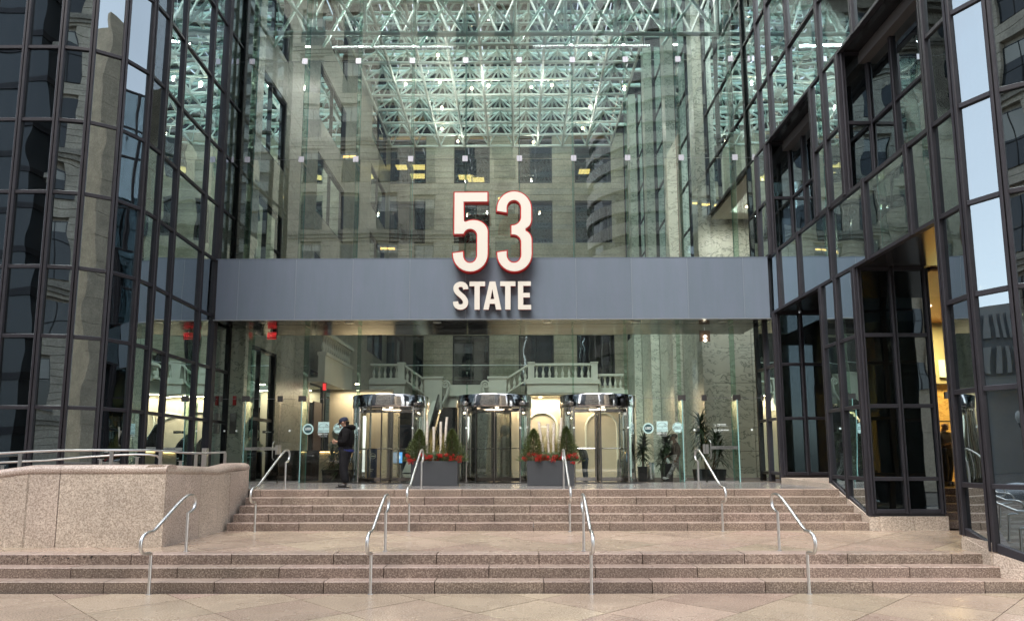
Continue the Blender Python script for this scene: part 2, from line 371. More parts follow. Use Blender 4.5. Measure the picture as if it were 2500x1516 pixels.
# each step: kerb stones with a flamed front and a wet tread, separate blocks
def course(y, z0, z1, depth, x0, x1, joint0, pitch, zb=None):
    js = [x0]; k = math.ceil((x0 + .08 - joint0) / pitch)
    while joint0 + k * pitch < x1 - .1:
        js.append(joint0 + k * pitch + random.uniform(-.03, .03)); k += 1
    js.append(x1)
    for a, b in zip(js, js[1:]):
        bb = B(); gp = .007; xa, xb = a + gp, b - gp; e = .007; yy = y + random.uniform(0, .004); zz = z1 + random.uniform(-.0015, .0015)
        zl = (z0 if zb is None else zb)
        v = [(xa, yy, zl), (xb, yy, zl), (xb, yy, zz - e), (xa, yy, zz - e), (xa, yy + e, zz), (xb, yy + e, zz), (xb, y + depth, zz), (xa, y + depth, zz), (xa, y + depth, zl), (xb, y + depth, zl)]
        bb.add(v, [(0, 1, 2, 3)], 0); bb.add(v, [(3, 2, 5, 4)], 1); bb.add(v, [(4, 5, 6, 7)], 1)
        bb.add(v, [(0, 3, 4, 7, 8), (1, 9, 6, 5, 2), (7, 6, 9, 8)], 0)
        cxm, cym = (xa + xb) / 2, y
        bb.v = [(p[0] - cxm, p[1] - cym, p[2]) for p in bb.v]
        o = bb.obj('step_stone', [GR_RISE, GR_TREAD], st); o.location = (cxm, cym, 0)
T = .328; D0 = 11.0
course(D0, 0, H, .40, -13, 8.75, -3.02, 1.71, -.05)
course(D0 + T, H, 2 * H, .40, -13, 8.3, -.45, 1.68, H - .05)
course(D0 + 2 * T, 2 * H, 3 * H, .36, -13, 7.9, -1.32, 1.70, 2 * H - .05)
YL = D0 + 2 * T + .36
YU = 15.28
B().box(-13, 13, YL - .3, YU + 1, .30, 3 * H - .035).obj('landing_bed', JOINT, st)
diamonds('landing_slab', -12.9, 12.9, YL + .004, YU - .004, 3 * H, .035, -.9, 12.1, 'lower_landing', GR_PAVE)
jo = [(-1.37, 1.7), (-.52, 1.68), (.31, 1.66), (-.52, 1.66), (.33, 1.62)]
for k in range(5):
    course(YU + k * T, (3 + k) * H, (4 + k) * H, .40 if k < 4 else .34, SX0, SX1, jo[k][0], jo[k][1], (3 + k) * H - .05)
ZT = 8 * H
B().box(-17, 13, YU + 5 * T + .02, 27, .5, ZT - .03).obj('landing_bed', JOINT, st)
B().box(-17, SX0 - .4, 12.9, YU + 5 * T + .02, .5, ZT - .03).obj('landing_bed', JOINT, st)
ul = struct(bpy.data.objects.new('upper_landing', None)); C.objects.link(ul)
y0 = YU + 4 * T + .345
for j, (ya, yb) in enumerate(((y0, y0 + .95), (y0 + .95, y0 + 1.9), (y0 + 1.9, y0 + 2.85), (y0 + 2.85, 21.3))):
    x = -9.3 - (j % 2) * .5
    while x < 7.7:
        xa, xb = max(x, -9.3), min(x + 1.5, 7.7)
        if xb - xa > .05: B().box(xa + .003, xb - .003, ya + .003, yb - .003, ZT - .03, ZT - random.uniform(0, .001)).obj('landing_slab', SLATE, ul)
        x += 1.5
# ramp surface behind the parapet
B().box(-17, -6.75, 12.95, 15.1, ZT - .03, ZT).obj('ramp_paving', GR_PAVE, ul)
B().box(-9.3, -6.75, 15.1, y0 - .01, ZT - .03, ZT).obj('ramp_paving', GR_PAVE, ul)
B().box(-6.75, -6.36, 16.95, y0 - .01, ZT - .03, ZT).obj('ramp_paving', GR_PAVE, ul)

# parapet: wall panels and rounded coping stones, all separate
par = thing('parapet_wall', 'pink granite parapet wall with a rounded coping, left of the steps', 'wall')
def panel(path, zt, zb=.49):
    (xa, ya), (xb, yb) = path; d = Vector((xb - xa, yb - ya)).normalized(); n = Vector((d.y, -d.x)); th = .36; g_ = .009
    a = Vector((xa, ya)) + d * g_; b = Vector((xb, yb)) - d * g_
    p = [a, b, b - n * th, a - n * th]
    B().prism([(q.x, q.y) for q in p], zb, [zt[0] - .004, zt[1] - .004, zt[1] - .004, zt[0] - .004]).obj('wall_panel', GR_WALL, par)
def coping(pts, end=False):
    """pts: list of (x,y,zjoint); front edge line; rounded profile height .16 over thickness .40"""
    prof = [(0, 0), (-.012, .02), (-.012, .075), (.02, .125), (.08, .155), (.20, .165), (.32, .155), (.38, .125), (.412, .075), (.412, .0)]
    bb = B(); n = len(prof); rows = []
    P = [Vector(p) for p in pts]
    for i, p in enumerate(P):
        d = (P[min(i + 1, len(P) - 1)] - P[max(i - 1, 0)]); d = Vector((d.x, d.y)).normalized(); nn = Vector((-d.y, d.x))
        rows += [(p.x + nn.x * q[0], p.y + nn.y * q[0], p.z + q[1]) for q in prof]
    f = [(i * n + j, (i + 1) * n + j, (i + 1) * n + j + 1, i * n + j + 1) for i in range(len(P) - 1) for j in range(n - 1)]
    f += [tuple(range(n)), tuple(reversed(range((len(P) - 1) * n, len(P) * n)))]
    bb.add(rows, f); bb.obj('coping_stone', GR_COPE, par, smooth=True)
YP = 12.56
fx = [-6.37, -8.305, -10.3, -12.3, -14.3]; fz = [1.80, 1.80, 1.60, 1.35, 1.1]
def zx(x): return 1.80 if x > -8.88 else 1.80 - (-8.88 - x) * .13
for a, b in zip(fx, fx[1:]):
    if a > -8.88 > b:
        panel(((-8.88 + .005, YP), (a, YP)), (1.8, 1.8)); panel(((b, YP), (-8.88 - .005, YP)), (zx(b), 1.8))
        B().box(-8.886, -8.874, YP + .001, YP + .3, .49, 1.79).obj('wall_panel', GR_WALL, par)
        coping([(b + .004, YP, zx(b)), (-8.95, YP, 1.79), (-8.80, YP, 1.80), (a - .004, YP, 1.8)])
    else:
        panel(((b, YP), (a, YP)), (zx(b), zx(a))); coping([(b + .004, YP, zx(b)), (a - .004, YP, zx(a))])
# side wall
def zy(y):
    return 1.80 - (y - 12.57) * .032 if y < 14.95 else 1.724 + min(1, (y - 14.95) / .9) * .075
sy = [12.575, 14.05, 15.57, 16.62]
sxl = lambda y: -6.37 - (y - 12.57) * .025
# corner block fills behind the front panel
for a, b in zip(sy, sy[1:]):
    if a < 14.95 < b:
        panel(((sxl(a), a), (sxl(14.95), 14.95 + .005)), (zy(a), zy(14.95))); panel(((sxl(14.95), 14.95 - .005), (sxl(b), b)), (zy(14.95), zy(b)))
    else: panel(((sxl(a), a), (sxl(b), b)), (zy(a), zy(b)))
    ys = [a + .004 + (b - a - .008) * i / 8 for i in range(9)]
    coping([(sxl(y) + .0, y, zy(y)) for y in ys])
# rounded nose at the far end
nose = B(); k = 10; rows = []
prof = [(0, 0), (-.012, .02), (-.012, .075), (.02, .125), (.08, .155), (.20, .165)]
cx_, cy2 = sxl(16.62) - .2, 16.624
for i in range(k + 1):
    a = PI * i / k
    for q in prof:
        r = .2 - q[0]; rows.append((cx_ + r * math.cos(a), cy2 + r * 1.6 * math.sin(a), zy(16.62) + q[1]))
n = len(prof); f = [(i * n + j, (i + 1) * n + j, (i + 1) * n + j + 1, i * n + j + 1) for i in range(k) for j in range(n - 1)]
nose.add(rows, f); nose.obj('coping_stone', GR_COPE, par, smooth=True)
nose = B(); pl = [(cx_ + .2 * math.cos(PI * i / k), cy2 + .32 * math.sin(PI * i / k)) for i in range(k + 1)]
nose.prism(pl, .49, zy(16.62) - .002).obj('wall_panel', GR_WALL, par, smooth=True)
B().box(-14.2, -6.40, YP + .012, YP + .3, .5, 1.0).obj('joint_fill', JOINT, par)
B().prism([(-6.40, 12.6), (-6.50, 16.6), (-6.7, 16.6), (-6.7, 12.6)], .5, 1.70).obj('joint_fill', JOINT, par)
B().box(-8.8, -6.42, YP + .012, YP + .3, 1.0, 1.78).obj('joint_fill', JOINT, par)
# dark smudges on the third step's front
sm = B()
for i in range(26):
    x = -8.2 + random.random() * 1.35; z = .44 + random.uniform(-.02, .035); r = random.uniform(.006, .02)
    sm.add([(x - r, D0 + 2 * T - .0025, z - r * .6), (x + r, D0 + 2 * T - .0025, z - r * .4), (x + r * .6, D0 + 2 * T - .0025, z + r * .7), (x - r * .5, D0 + 2 * T - .0025, z + r * .5)], [(0, 1, 2, 3)])
stuff(sm.obj('tar_stain', pbr('tar', (.02, .018, .016), .7), st))

# ================================================================== HANDRAILS
def arc(cy_, cz, r, a0, a1, n=6):
    return [(cy_ + r * math.cos(math.radians(a0 + (a1 - a0) * i / n)), cz + r * math.sin(math.radians(a0 + (a1 - a0) * i / n))) for i in range(n + 1)]
def smooth_path(p, it=2):
    for _ in range(it):
        q = [p[0]]
        for a, b in zip(p, p[1:]):
            q += [tuple(a[i] * .75 + b[i] * .25 for i in range(3)), tuple(a[i] * .25 + b[i] * .75 for i in range(3))]
        q.append(p[-1]); p = q
    return p
def handrail(x, y0, z0, y1, z1, label):
    t = thing('handrail', label, 'handrail', (x, y0, z0), 0, 'brushed steel handrails on the entrance steps')
    ly, lz = y1 - y0, z1 - z0; R_ = .026
    low = [(0, 0, .60), (0, -.03, .625), (0, -.18, .63), (0, -.29, .67), (0, -.33, .78), (0, -.29, .89), (0, -.17, .945), (0, .0, .945), (0, .07, .96)]
    up = [(0, ly - .18, lz + .925), (0, ly + .06, lz + .95), (0, ly + .20, lz + .93), (0, ly + .27, lz + .83), (0, ly + .22, lz + .70), (0, ly + .08, lz + .655), (0, ly, lz + .64)]
    b = B(); b.tube(smooth_path(low + up), R_, 10); b.obj('rail', STEEL, t, smooth=True)
    b = B(); b.cyl((0, 0, 0), (0, 0, .615), .024, n=12); b.obj('post', STEEL, t, smooth=True)
    b = B(); b.cyl((0, ly, lz), (0, ly, lz + .65), .024, n=12); b.obj('post', STEEL, t, smooth=True)
    for yy, zz in ((0, 0), (ly, lz)):
        b = B(); b.cyl((0, yy, zz), (0, yy, zz + .007), .045, n=14); b.obj('base_collar', STEEL, t)
for x, wd in ((-5.68, 'leftmost'), (-2.26, 'second from left'), (1.14, 'third from left'), (4.47, 'rightmost')):
    handrail(x, 10.88, 0, 12.02, .495, f'brushed steel handrail with looped ends on the lower steps, {wd} of four')
for x, wd in ((-5.68, 'leftmost, by the end of the granite parapet'), (-2.34, 'in front of the left planter'), (1.14, 'in front of the right planter'), (4.43, 'rightmost, near the palms behind glass')):
    handrail(x, 15.12, .495, 16.98, 1.32, f'looped steel handrail on the upper steps, {wd}')
# ramp railing behind the parapet
rr = thing('ramp_railing', 'two-line brushed steel railing of the ramp behind the granite parapet', 'railing')
top = [(-14, 14.2, 2.02), (-10.9, 14.2, 2.17), (-9.7, 14.2, 2.24), (-8.4, 14.3, 2.25), (-7.95, 15.3, 2.25), (-7.5, 16.0, 2.18), (-7.15, 16.9, 2.22)]
b = B(); b.tube(smooth_path(top, 1), .024, 8); b.obj('top_rail', STEEL, rr, True)
low = [(-14, 14.6, 1.93), (-10.4, 14.6, 2.0), (-8.9, 14.9, 2.14), (-8.2, 15.2, 2.17), (-7.98, 15.45, 2.12), (-7.96, 15.5, 1.7)]
b = B(); b.tube(smooth_path(low, 1), .021, 8); b.obj('lower_rail', STEEL, rr, True)
for (x, y, zt) in ((-10.25, 14.2, 2.2), (-8.42, 14.3, 2.24), (-7.93, 15.33, 2.24), (-7.47, 16.05, 2.17), (-7.15, 16.9, 2.21), (-12.3, 14.2, 2.1)):
    b = B(); b.box(x - .035, x + .035, y - .012, y + .012, ZT - .02, zt - .01); b.obj('post', STEEL, rr)
for (x, y, zt) in ((-10.9, 14.6, 1.97), (-8.98, 14.87, 2.1), (-8.35, 15.15, 2.14), (-7.75, 15.9, 2.05)):
    b = B(); b.box(x - .03, x + .03, y - .012, y + .012, ZT - .02, zt - .03); b.box(x - .06, x + .06, y - .02, y + .02, zt - .045, zt - .03); b.obj('post', STEEL, rr)
# push-plate bollard by the dark door
bo = thing('door_opener_post', 'short steel door-opener post behind the ramp railing', 'post')
b = B(); b.box(-8.05, -7.92, 17.6, 17.7, 1.32, 2.33); b.box(-8.02, -7.95, 17.585, 17.6, 2.15, 2.29); b.obj('post', STEEL, bo)

# ================================================================== DARK GLASS TOWERS
ZS = [1.60, 3.2, 4.8, 6.39, 8.15, 9.9, 11.7, 13.65, 15.95, 17.8, 19.6]
def seg_frame(p, q):
    p, q = Vector(p), Vector(q); d = (q - p); L = d.length; d.normalize(); n = Vector((d.y, -d.x)); return p, q, d, L, n
def pane(root, p, q, z0a, z0b, z1, mat=TGLASS, name='glass_pane', jit=.005):
    """glass panel between plan points p,q (outside on the right-hand side of p->q)"""
    p, q, d, L, n = seg_frame(p, q); c = (p + q) / 2 + n * .015; zc = (min(z0a, z0b) + z1) / 2
    b = B(); h = L / 2
    pts = [(-h, z0a - zc), (h, z0b - zc), (h, z1 - zc), (-h, z1 - zc)]
    b.slaby(pts, -.012, .012)
    o = b.obj(name, mat, root); o.location = (c.x, c.y, zc)
    o.rotation_euler = (random.gauss(0, jit), random.gauss(0, jit * .3), math.atan2(d.y, d.x) + random.gauss(0, jit))
    return o
def transom(root, p, q, za, zb=None, hgt=.085, out=.075):
    zb = za if zb is None else zb
    p, q, d, L, n = seg_frame(p, q)
    a, b_ = p + d * .05, q - d * .05
    v = []
    for (pt, z) in ((a, za), (b_, zb)):
        for (nn, dz) in ((-.05, -hgt / 2), (out, -hgt / 2), (out, hgt / 2 - .012), (out - .02, hgt / 2), (-.05, hgt / 2)):
            v.append((pt.x + n.x * nn, pt.y + n.y * nn, z + dz))
    f = [(0, 1, 2, 3, 4), (9, 8, 7, 6, 5)] + [(i, 5 + i, 5 + (i + 1) % 5, (i + 1) % 5) for i in range(5)]
    B().add(v, f).obj('transom', MULL, root)
def mullion(root, pprev, p, pnext, z0, z1, wd=.066, out=.10):
    p = Vector(p); d1 = (p - Vector(pprev)).normalized() if pprev else None; d2 = (Vector(pnext) - p).normalized() if pnext else None
    d = ((d1 or d2) + (d2 or d1)).normalized(); n = Vector((d.y, -d.x))
    prof = [(-wd, -.06), (wd, -.06), (wd, out - .012), (wd - .012, out), (.011, out), (.011, out - .06), (-.011, out - .06), (-.011, out), (-wd + .012, out), (-wd, out - .012)]
    poly = [(p.x + d.x * t - n.x * -k, p.y + d.y * t - n.y * -k) for t, k in prof]
    poly = poly[::-1]
    B().prism(poly, z0, z1).obj('mullion', MULL, root)
def facade(root, pts, zs, rows=None, mull=True):
    for i in range(len(pts) - 1):
        for j in range(len(zs) - 1):
            if rows and not rows(i, j): continue
            pane(root, pts[i], pts[i + 1], zs[j], zs[j], zs[j + 1])
            transom(root, pts[i], pts[i + 1], zs[j])
        transom(root, pts[i], pts[i + 1], zs[-1])
    if mull:
        for i, p in enumerate(pts):
            mullion(root, pts[i - 1] if i else None, p, pts[i + 1] if i < len(pts) - 1 else None, zs[0] - .05, zs[-1] + .05)

LT = thing('glass_tower', 'dark mirrored glass tower with a faceted corner, left of the entrance', 'building')
# order so that the outside is on the right-hand side: far inner end -> near -> left
Lp = [(-9.36, 23.0), (-9.36, 21.9), (-9.35, 20.65), (-9.35, 19.66), (-9.30, 17.85), (-9.24, 16.9), (-9.27, 16.23), (-9.54, 15.57), (-10.07, 15.21), (-10.70, 15.09), (-11.55, 15.08), (-12.4, 15.08), (-13.25, 15.08), (-14.1, 15.08)]
Lp = Lp[::-1]   # walk left -> inner so that right-hand side faces the plaza
facade(LT, Lp, ZS)
for i in range(len(Lp) - 1): transom(LT, Lp[i], Lp[i + 1], 1.36, hgt=.12); pane(LT, Lp[i], Lp[i + 1], 1.42, 1.42, 1.6) if i < 0 else None
for i in range(len(Lp) - 1): pane(LT, Lp[i], Lp[i + 1], 1.40, 1.40, 1.56)
def interior(root, inset_poly, levels, core, lights):
    for z in levels: B().prism(inset_poly, z - .35, z).obj('floor_slab', SLABM, root)
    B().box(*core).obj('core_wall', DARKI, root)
    for (x, y, z) in lights:
        b = B(); b.box(x - .1, x + .1, y - .2, y + .2, z - .03, z); b.obj('ceiling_light', LAMPB, root)
ipoly = [(-9.62, 23), (-17, 23), (-17, 15.4), (-10.75, 15.4), (-10.2, 15.5), (-9.8, 15.8), (-9.55, 16.35)]
interior(LT, ipoly, [1.3, 4.83, 8.18, 11.74, 15.98, 19.6], (-17, -12.6, 18.2, 23, 1.3, 19), [(-10.4, 17.3, 7.78), (-11.2, 18.6, 11.32), (-10.3, 19.2, 4.4), (-10.2, 21, 11.3), (-10.9, 16.6, 15.5), (-10.5, 18.9, 15.5)])
b = B(); b.box(-9.5, -9.22, 20.55, 20.78, 1.3, 19.6); b.obj('corner_post', MULL, LT)

RT = thing('glass_tower', 'dark mirrored glass tower with stepped recesses and a lit side entrance, right', 'building')
cA, cB, cC, cD, cE = (7.76, 12.15), (7.765, 11.45), (8.06, 10.92), (8.60, 10.55), (9.25, 10.43)
X0 = 7.77
inn = [(7.80, 23.9), (7.80, 21.9), (7.79, 20.65), (7.785, 19.75), (7.78, 18.3), (7.775, 16.4), (7.77, 14.67), (7.76, 12.97), cA]
fac = [cA, cB, cC, cD, cE, (10.1, 10.42), (10.95, 10.42), (11.8, 10.42)]
# band row (spandrel) + rows above 11.7 run along the whole side
for i in range(len(inn) - 1):
    for z0, z1 in ((6.39, 8.15), (11.7, 13.65), (13.65, 15.95), (15.95, 17.8), (17.8, 19.6)):
        if i < 2 and z0 < 11: 
            if i == 0: continue
        pane(RT, inn[i], inn[i + 1], z0, z0, z1); transom(RT, inn[i], inn[i + 1], z0)
        if z1 in (8.15, 19.6): transom(RT, inn[i], inn[i + 1], z1, hgt=.10)
    if i > 0: mullion(RT, inn[i - 1], inn[i], inn[i + 1], 6.34, 8.2)
    if i > 0: mullion(RT, inn[i - 1], inn[i], inn[i + 1], 11.65, 19.65)
# faceted near corner: full height, bottom edge follows the steps
zbot = {0: .80, 1: .62, 2: .47, 3: .34, 4: .30, 5: .30, 6: .30, 7: .30}
for i in range(len(fac) - 1):
    for j in range(len(ZS) - 1):
        pane(RT, fac[i], fac[i + 1], ZS[j], ZS[j], ZS[j + 1]); transom(RT, fac[i], fac[i + 1], ZS[j])
    pane(RT, fac[i], fac[i + 1], zbot[i] + .06, zbot[i + 1] + .06, 1.6); transom(RT, fac[i], fac[i + 1], zbot[i], zbot[i + 1], hgt=.14)
    mullion(RT, fac[i - 1] if i else (7.76, 12.97), fac[i], fac[i + 1], zbot[i] - .06, 19.65)
    p, q, d, L, n = seg_frame(fac[i], fac[i + 1])
    a, b_ = p + n * .10, q + n * .10
    B().prism([(a.x, a.y), (b_.x, b_.y), ((q - n * .3).x, (q - n * .3).y), ((p - n * .3).x, (p - n * .3).y)], -.02, [zbot[i] - .075, zbot[i + 1] - .075, zbot[i + 1] - .075, zbot[i] - .075]).obj('granite_plinth', GR_WALL, RT)
B().slabx([(12.20, -.02), (12.20, .66), (12.1, .73), (11.4, .70), (11.4, -.02)], 7.68, 8.0).obj('granite_plinth', GR_WALL, RT)
# piers between the ground-floor recesses
def pier(ys, rows, bots=None):
    pts = [(X0, y) for y in ys]
    for i in range(len(pts) - 1):
        for z0, z1 in rows:
            pane(RT, pts[i], pts[i + 1], z0, z0, z1); transom(RT, pts[i], pts[i + 1], z0)
    for i, p in enumerate(pts):
        mullion(RT, pts[i - 1] if i else None, p, pts[i + 1] if i < len(pts) - 1 else None, (bots[i] if bots else rows[0][0] - .05), rows[-1][1])
G3 = [(1.60, 3.2), (3.2, 4.8), (4.8, 6.35)]
pier([17.08, 16.26, 15.36], G3, [1.44, 1.1, .80])
pane(RT, (X0, 17.0), (X0, 16.26), 1.50, 1.22, 1.56); pane(RT, (X0, 16.26), (X0, 15.42), 1.22, .88, 1.56)
transom(RT, (X0, 17.08), (X0, 16.26), 1.47, 1.14, hgt=.10); transom(RT, (X0, 16.26), (X0, 15.36), 1.14, .81, hgt=.10)
pier([21.9, 21.15, 20.3], G3, [1.34, 1.34, 1.34])
U2 = [(8.2, 9.9), (9.9, 11.65)]
pier([17.0, 16.3, 15.5], U2)
pier([21.9, 21.15, 20.3], U2)
# frontal return walls of the recesses
def front(y, xs, zs_):
    pts = [(x, y) for x in xs]
    for i in range(len(pts) - 1):
        for j in range(len(zs_) - 1):
            pane(RT, pts[i], pts[i + 1], zs_[j], zs_[j], zs_[j + 1]); transom(RT, pts[i], pts[i + 1], zs_[j])
        transom(RT, pts[i], pts[i + 1], zs_[-1])
    for i, p in enumerate(pts): mullion(RT, pts[i - 1] if i else None, p, pts[i + 1] if i < len(pts) - 1 else None, zs_[0] - .05, zs_[-1], wd=.05)
front(20.25, [7.80, 8.47, 9.15, 9.85], [1.60, 3.2, 4.8, 6.33])
front(15.36, [7.79, 8.53, 9.30], [.90, 1.60, 3.2, 4.8, 6.33])
front(20.2, [7.80, 8.42], [8.2, 9.9, 11.65])
front(15.47, [7.80, 8.42], [8.2, 9.9, 11.65])
b = B(); b.box(7.80, 9.85, 20.21, 20.32, 1.47, 1.575); b.obj('base_rail', MULL, RT)
b = B(); b.box(7.80, 9.35, 15.32, 15.42, .785, .87); b.obj('base_rail', MULL, RT)
# side walls at the back of the recesses
def side(x, ys, zs_):
    pts = [(x, y) for y in ys]
    for i in range(len(pts) - 1):
        for j in range(len(zs_) - 1):
            pane(RT, pts[i], pts[i + 1], zs_[j], zs_[j], zs_[j + 1]); transom(RT, pts[i], pts[i + 1], zs_[j])
    for i, p in enumerate(pts): mullion(RT, pts[i - 1] if i else None, p, pts[i + 1] if i < len(pts) - 1 else None, zs_[0], zs_[-1], wd=.05)
side(8.45, [20.2, 19.2, 18.1, 17.05], [8.2, 9.9, 11.65])
side(8.45, [15.47, 14.4, 13.3, 12.2], [8.2, 9.9, 11.65])
side(9.85, [20.25, 18.9, 17.7], [1.60, 3.2, 4.8, 6.33])
# soffits, sills, closing walls of the recesses
DP = pbr('dark_panel', (.02, .021, .023), .18, spec=.6)
b = B(); b.box(7.84, 12.5, 12.2, 15.34, 6.36, 6.42); b.obj('recess_soffit', DP, RT)
b = B(); b.box(7.84, 9.9, 15.5, 20.3, 6.36, 6.42); b.obj('recess_soffit', DP, RT)
b = B(); b.box(7.84, 8.5, 12.2, 20.3, 11.67, 11.73); b.obj('recess_soffit', DP, RT)
b = B(); b.box(7.84, 8.5, 12.2, 20.3, 8.12, 8.17); b.obj('recess_sill', MULL, RT)
b = B(); b.box(9.36, 9.42, 15.5, 20.2, 1.3, 6.36); b.obj('return_wall', DP, RT)
b = B(); b.box(9.9, 10.0, 18.1, 21, 1.3, 6.36); b.obj('core_wall', DARKI, RT)
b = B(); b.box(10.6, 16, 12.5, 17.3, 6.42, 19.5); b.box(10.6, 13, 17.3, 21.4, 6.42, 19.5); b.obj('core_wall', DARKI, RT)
for z in (8.14, 11.7, 15.96, 19.6):
    b = B(); x = 8.7 if z in (8.14,) else 8.2
    b.prism([(x, 12.3), (8.4, 11.3), (9.3, 10.7), (16, 10.7), (16, 21.4), (x, 21.4)], z - .3, z - .04); b.obj('floor_slab', SLABM, RT)
for (x, y, z) in ((9.0, 13.2, 11.3), (9.2, 19, 11.3), (9.0, 11.9, 11.3), (8.9, 15.9, 15.6), (9.5, 11.6, 7.75), (8.8, 18.6, 15.6)):
    b = B(); b.cyl((x, y, z - .03), (x, y, z), .09, n=12); b.obj('ceiling_light', LAMPB, RT)
# granite plinths of the right pier and the dark recess
b = B(); b.slabx([(15.30, .49), (15.30, .78), (15.36, .80), (17.1, 1.43), (20.2, 1.48), (20.2, .49)], 7.665, 7.90); b.obj('granite_plinth', GR_WALL, RT)
b = B(); b.box(7.90, 8.62, 15.27, 15.5, .49, .79); b.obj('granite_plinth', GR_WALL, RT)
b = B(); b.box(8.628, 9.38, 15.27, 15.5, .49, .79); b.obj('granite_plinth', GR_WALL, RT)
b = B(); b.box(7.90, 8.8, 17.1, 20.3, 1.3, 1.48); b.obj('granite_plinth', GR_WALL, RT)
b = B(); b.box(8.806, 9.9, 17.1, 20.3, 1.3, 1.48); b.obj('granite_plinth', GR_WALL, RT)
b = B(); b.box(7.69, 7.77, 17.25, 18.7, 1.32, 1.479); b.obj('granite_plinth', GR_WALL, RT)
# side entrance: steps, glass doors and the warm room behind
for k in range(5):
    b = B(); b.box(9.4, 13.5, 15.6 + k * .33, 18.2, (3 + k) * H, (4 + k) * H); b.obj('entrance_step', GR_RISE, RT)
b = B(); b.box(9.5, 16.6, 17.3, 26, 1.2, 1.33); b.obj('lobby_floor', pbr('warm_floor', (.35, .24, .10), .2), RT)
b = B(); b.box(9.52, 17, 21.8, 21.95, 1.3, 4.35); b.obj('lobby_wall', WOODY, RT)
b = B(); b.box(9.52, 17, 21.6, 21.9, 4.36, 6.35); b.obj('lobby_wall', pbr('olive_wall', (.33, .33, .22), .5), RT)
b = B(); b.box(16.4, 16.6, 12.4, 22, 1.3, 6.35); b.obj('lobby_wall', WOODY, RT)
b = B(); b.box(13.0, 13.4, 12.3, 15.0, -.02, 6.35); b.obj('return_wall', DP, RT)
b = B(); b.box(9.5, 16.6, 15.4, 26, 6.30, 6.35); b.obj('lobby_ceiling', pbr('wood_ceiling', (.42, .25, .12), .45, noise=(2, .3, (.36, .2, .09))), RT)
for x in (10.25, 11.3, 12.4, 13.45, 14.5, 15.5):
    b = B(); b.box(x - 1.04, x - .006, 18.0, 18.015, 1.33, 3.66); b.obj('glass_door', LGLASS, RT)
    b = B(); b.box(x - 1.04, x - .006, 18.0, 18.015, 3.68, 6.3); b.obj('glass_pane', LGLASS, RT)
    b = B(); b.box(x - .09, x + .09, 17.98, 18.035, 3.58, 3.76); b.obj('patch_fitting', DFIT, RT)
for x, y, z in ((10.6, 20, 6.26), (11.8, 20, 6.26), (11.6, 17, 6.26)):
    b = B(); b.cyl((x, y, z), (x, y, z + .04), .08, n=12); b.obj('ceiling_light', LAMP, RT)
def area_light(name, loc, size, power, col, rot=(0, 0, 0), sy_=None):
    l = bpy.data.lights.new(name, 'AREA'); l.energy = power; l.color = col; l.size = size
    if sy_: l.shape = 'RECTANGLE'; l.size_y = sy_
    o = bpy.data.objects.new(name, l); C.objects.link(o); o.location = loc; o.rotation_euler = rot; return o
area_light('ceiling_lamp', (12.4, 20, 6.2), .8, 110, (1, .68, .30))
# domed camera and soffit light under the recess
dm = thing('soffit_camera', 'round chrome dome on the dark soffit above the side entrance', 'camera')
b = B(); b.lathe([(.22, 6.355), (.23, 6.33), (.18, 6.30)], 10.2, 14.4, 20); b.obj('ring', CHROME, dm, True)
b = B(); b.ball((10.2, 14.4, 6.31), .15, 16, 8, sz=.6); b.obj('dome', BLKG, dm, True)
# ================================================================== FASCIA BEAM AND SIGN
fa = thing('entrance_beam', 'long blue-grey metal panelled beam spanning between the two dark towers', 'beam')
YF = 20.5
seams = [-9.20, -8.53, -6.77, -5.02, -3.27, -1.55, .14, 1.82, 3.52, 5.23, 6.93, 7.70]
for a, b_ in zip(seams, seams[1:]):
    b = B(); b.box(a + .006, b_ - .006, YF, YF + .04, 6.255, 8.135); b.obj('panel', FASCIA, fa)
b = B(); b.box(-9.2, 7.7, YF + .042, YF + .06, 6.26, 8.13); b.obj('backing', BLK, fa)
SEAM = pbr('seam_metal', (.30, .33, .36), .3, metal=.3)
for a in seams[1:-1]:
    b = B(); b.box(a - .005, a + .005, YF + .004, YF + .04, 6.256, 8.134); b.obj('seam_strip', SEAM, fa)
b = B(); b.box(-9.25, 7.72, YF - .012, YF + .12, 6.225, 6.252); b.obj('edge_trim', pbr('trim', (.35, .37, .40), .3, metal=.6), fa)
b = B(); b.box(-9.25, 7.72, YF - .006, 23.1, 8.137, 8.16); b.obj('cap', FASCIA, fa)
for a, b_ in zip(seams, seams[1:]):
    b = B(); b.box(a + .004, b_ - .004, YF + .125, 21.27, 6.235, 6.25); b.obj('soffit_panel', SOFFIT, fa)
    b = B(); b.box(a + .004, b_ - .004, 21.33, 23.1, 6.235, 6.25); b.obj('soffit_panel', SOFFIT, fa)
b = B(); b.box(-9.3, 7.75, 23.1, 23.14, 6.235, 8.15); b.obj('back_panel', DARKI, fa)
dl = []
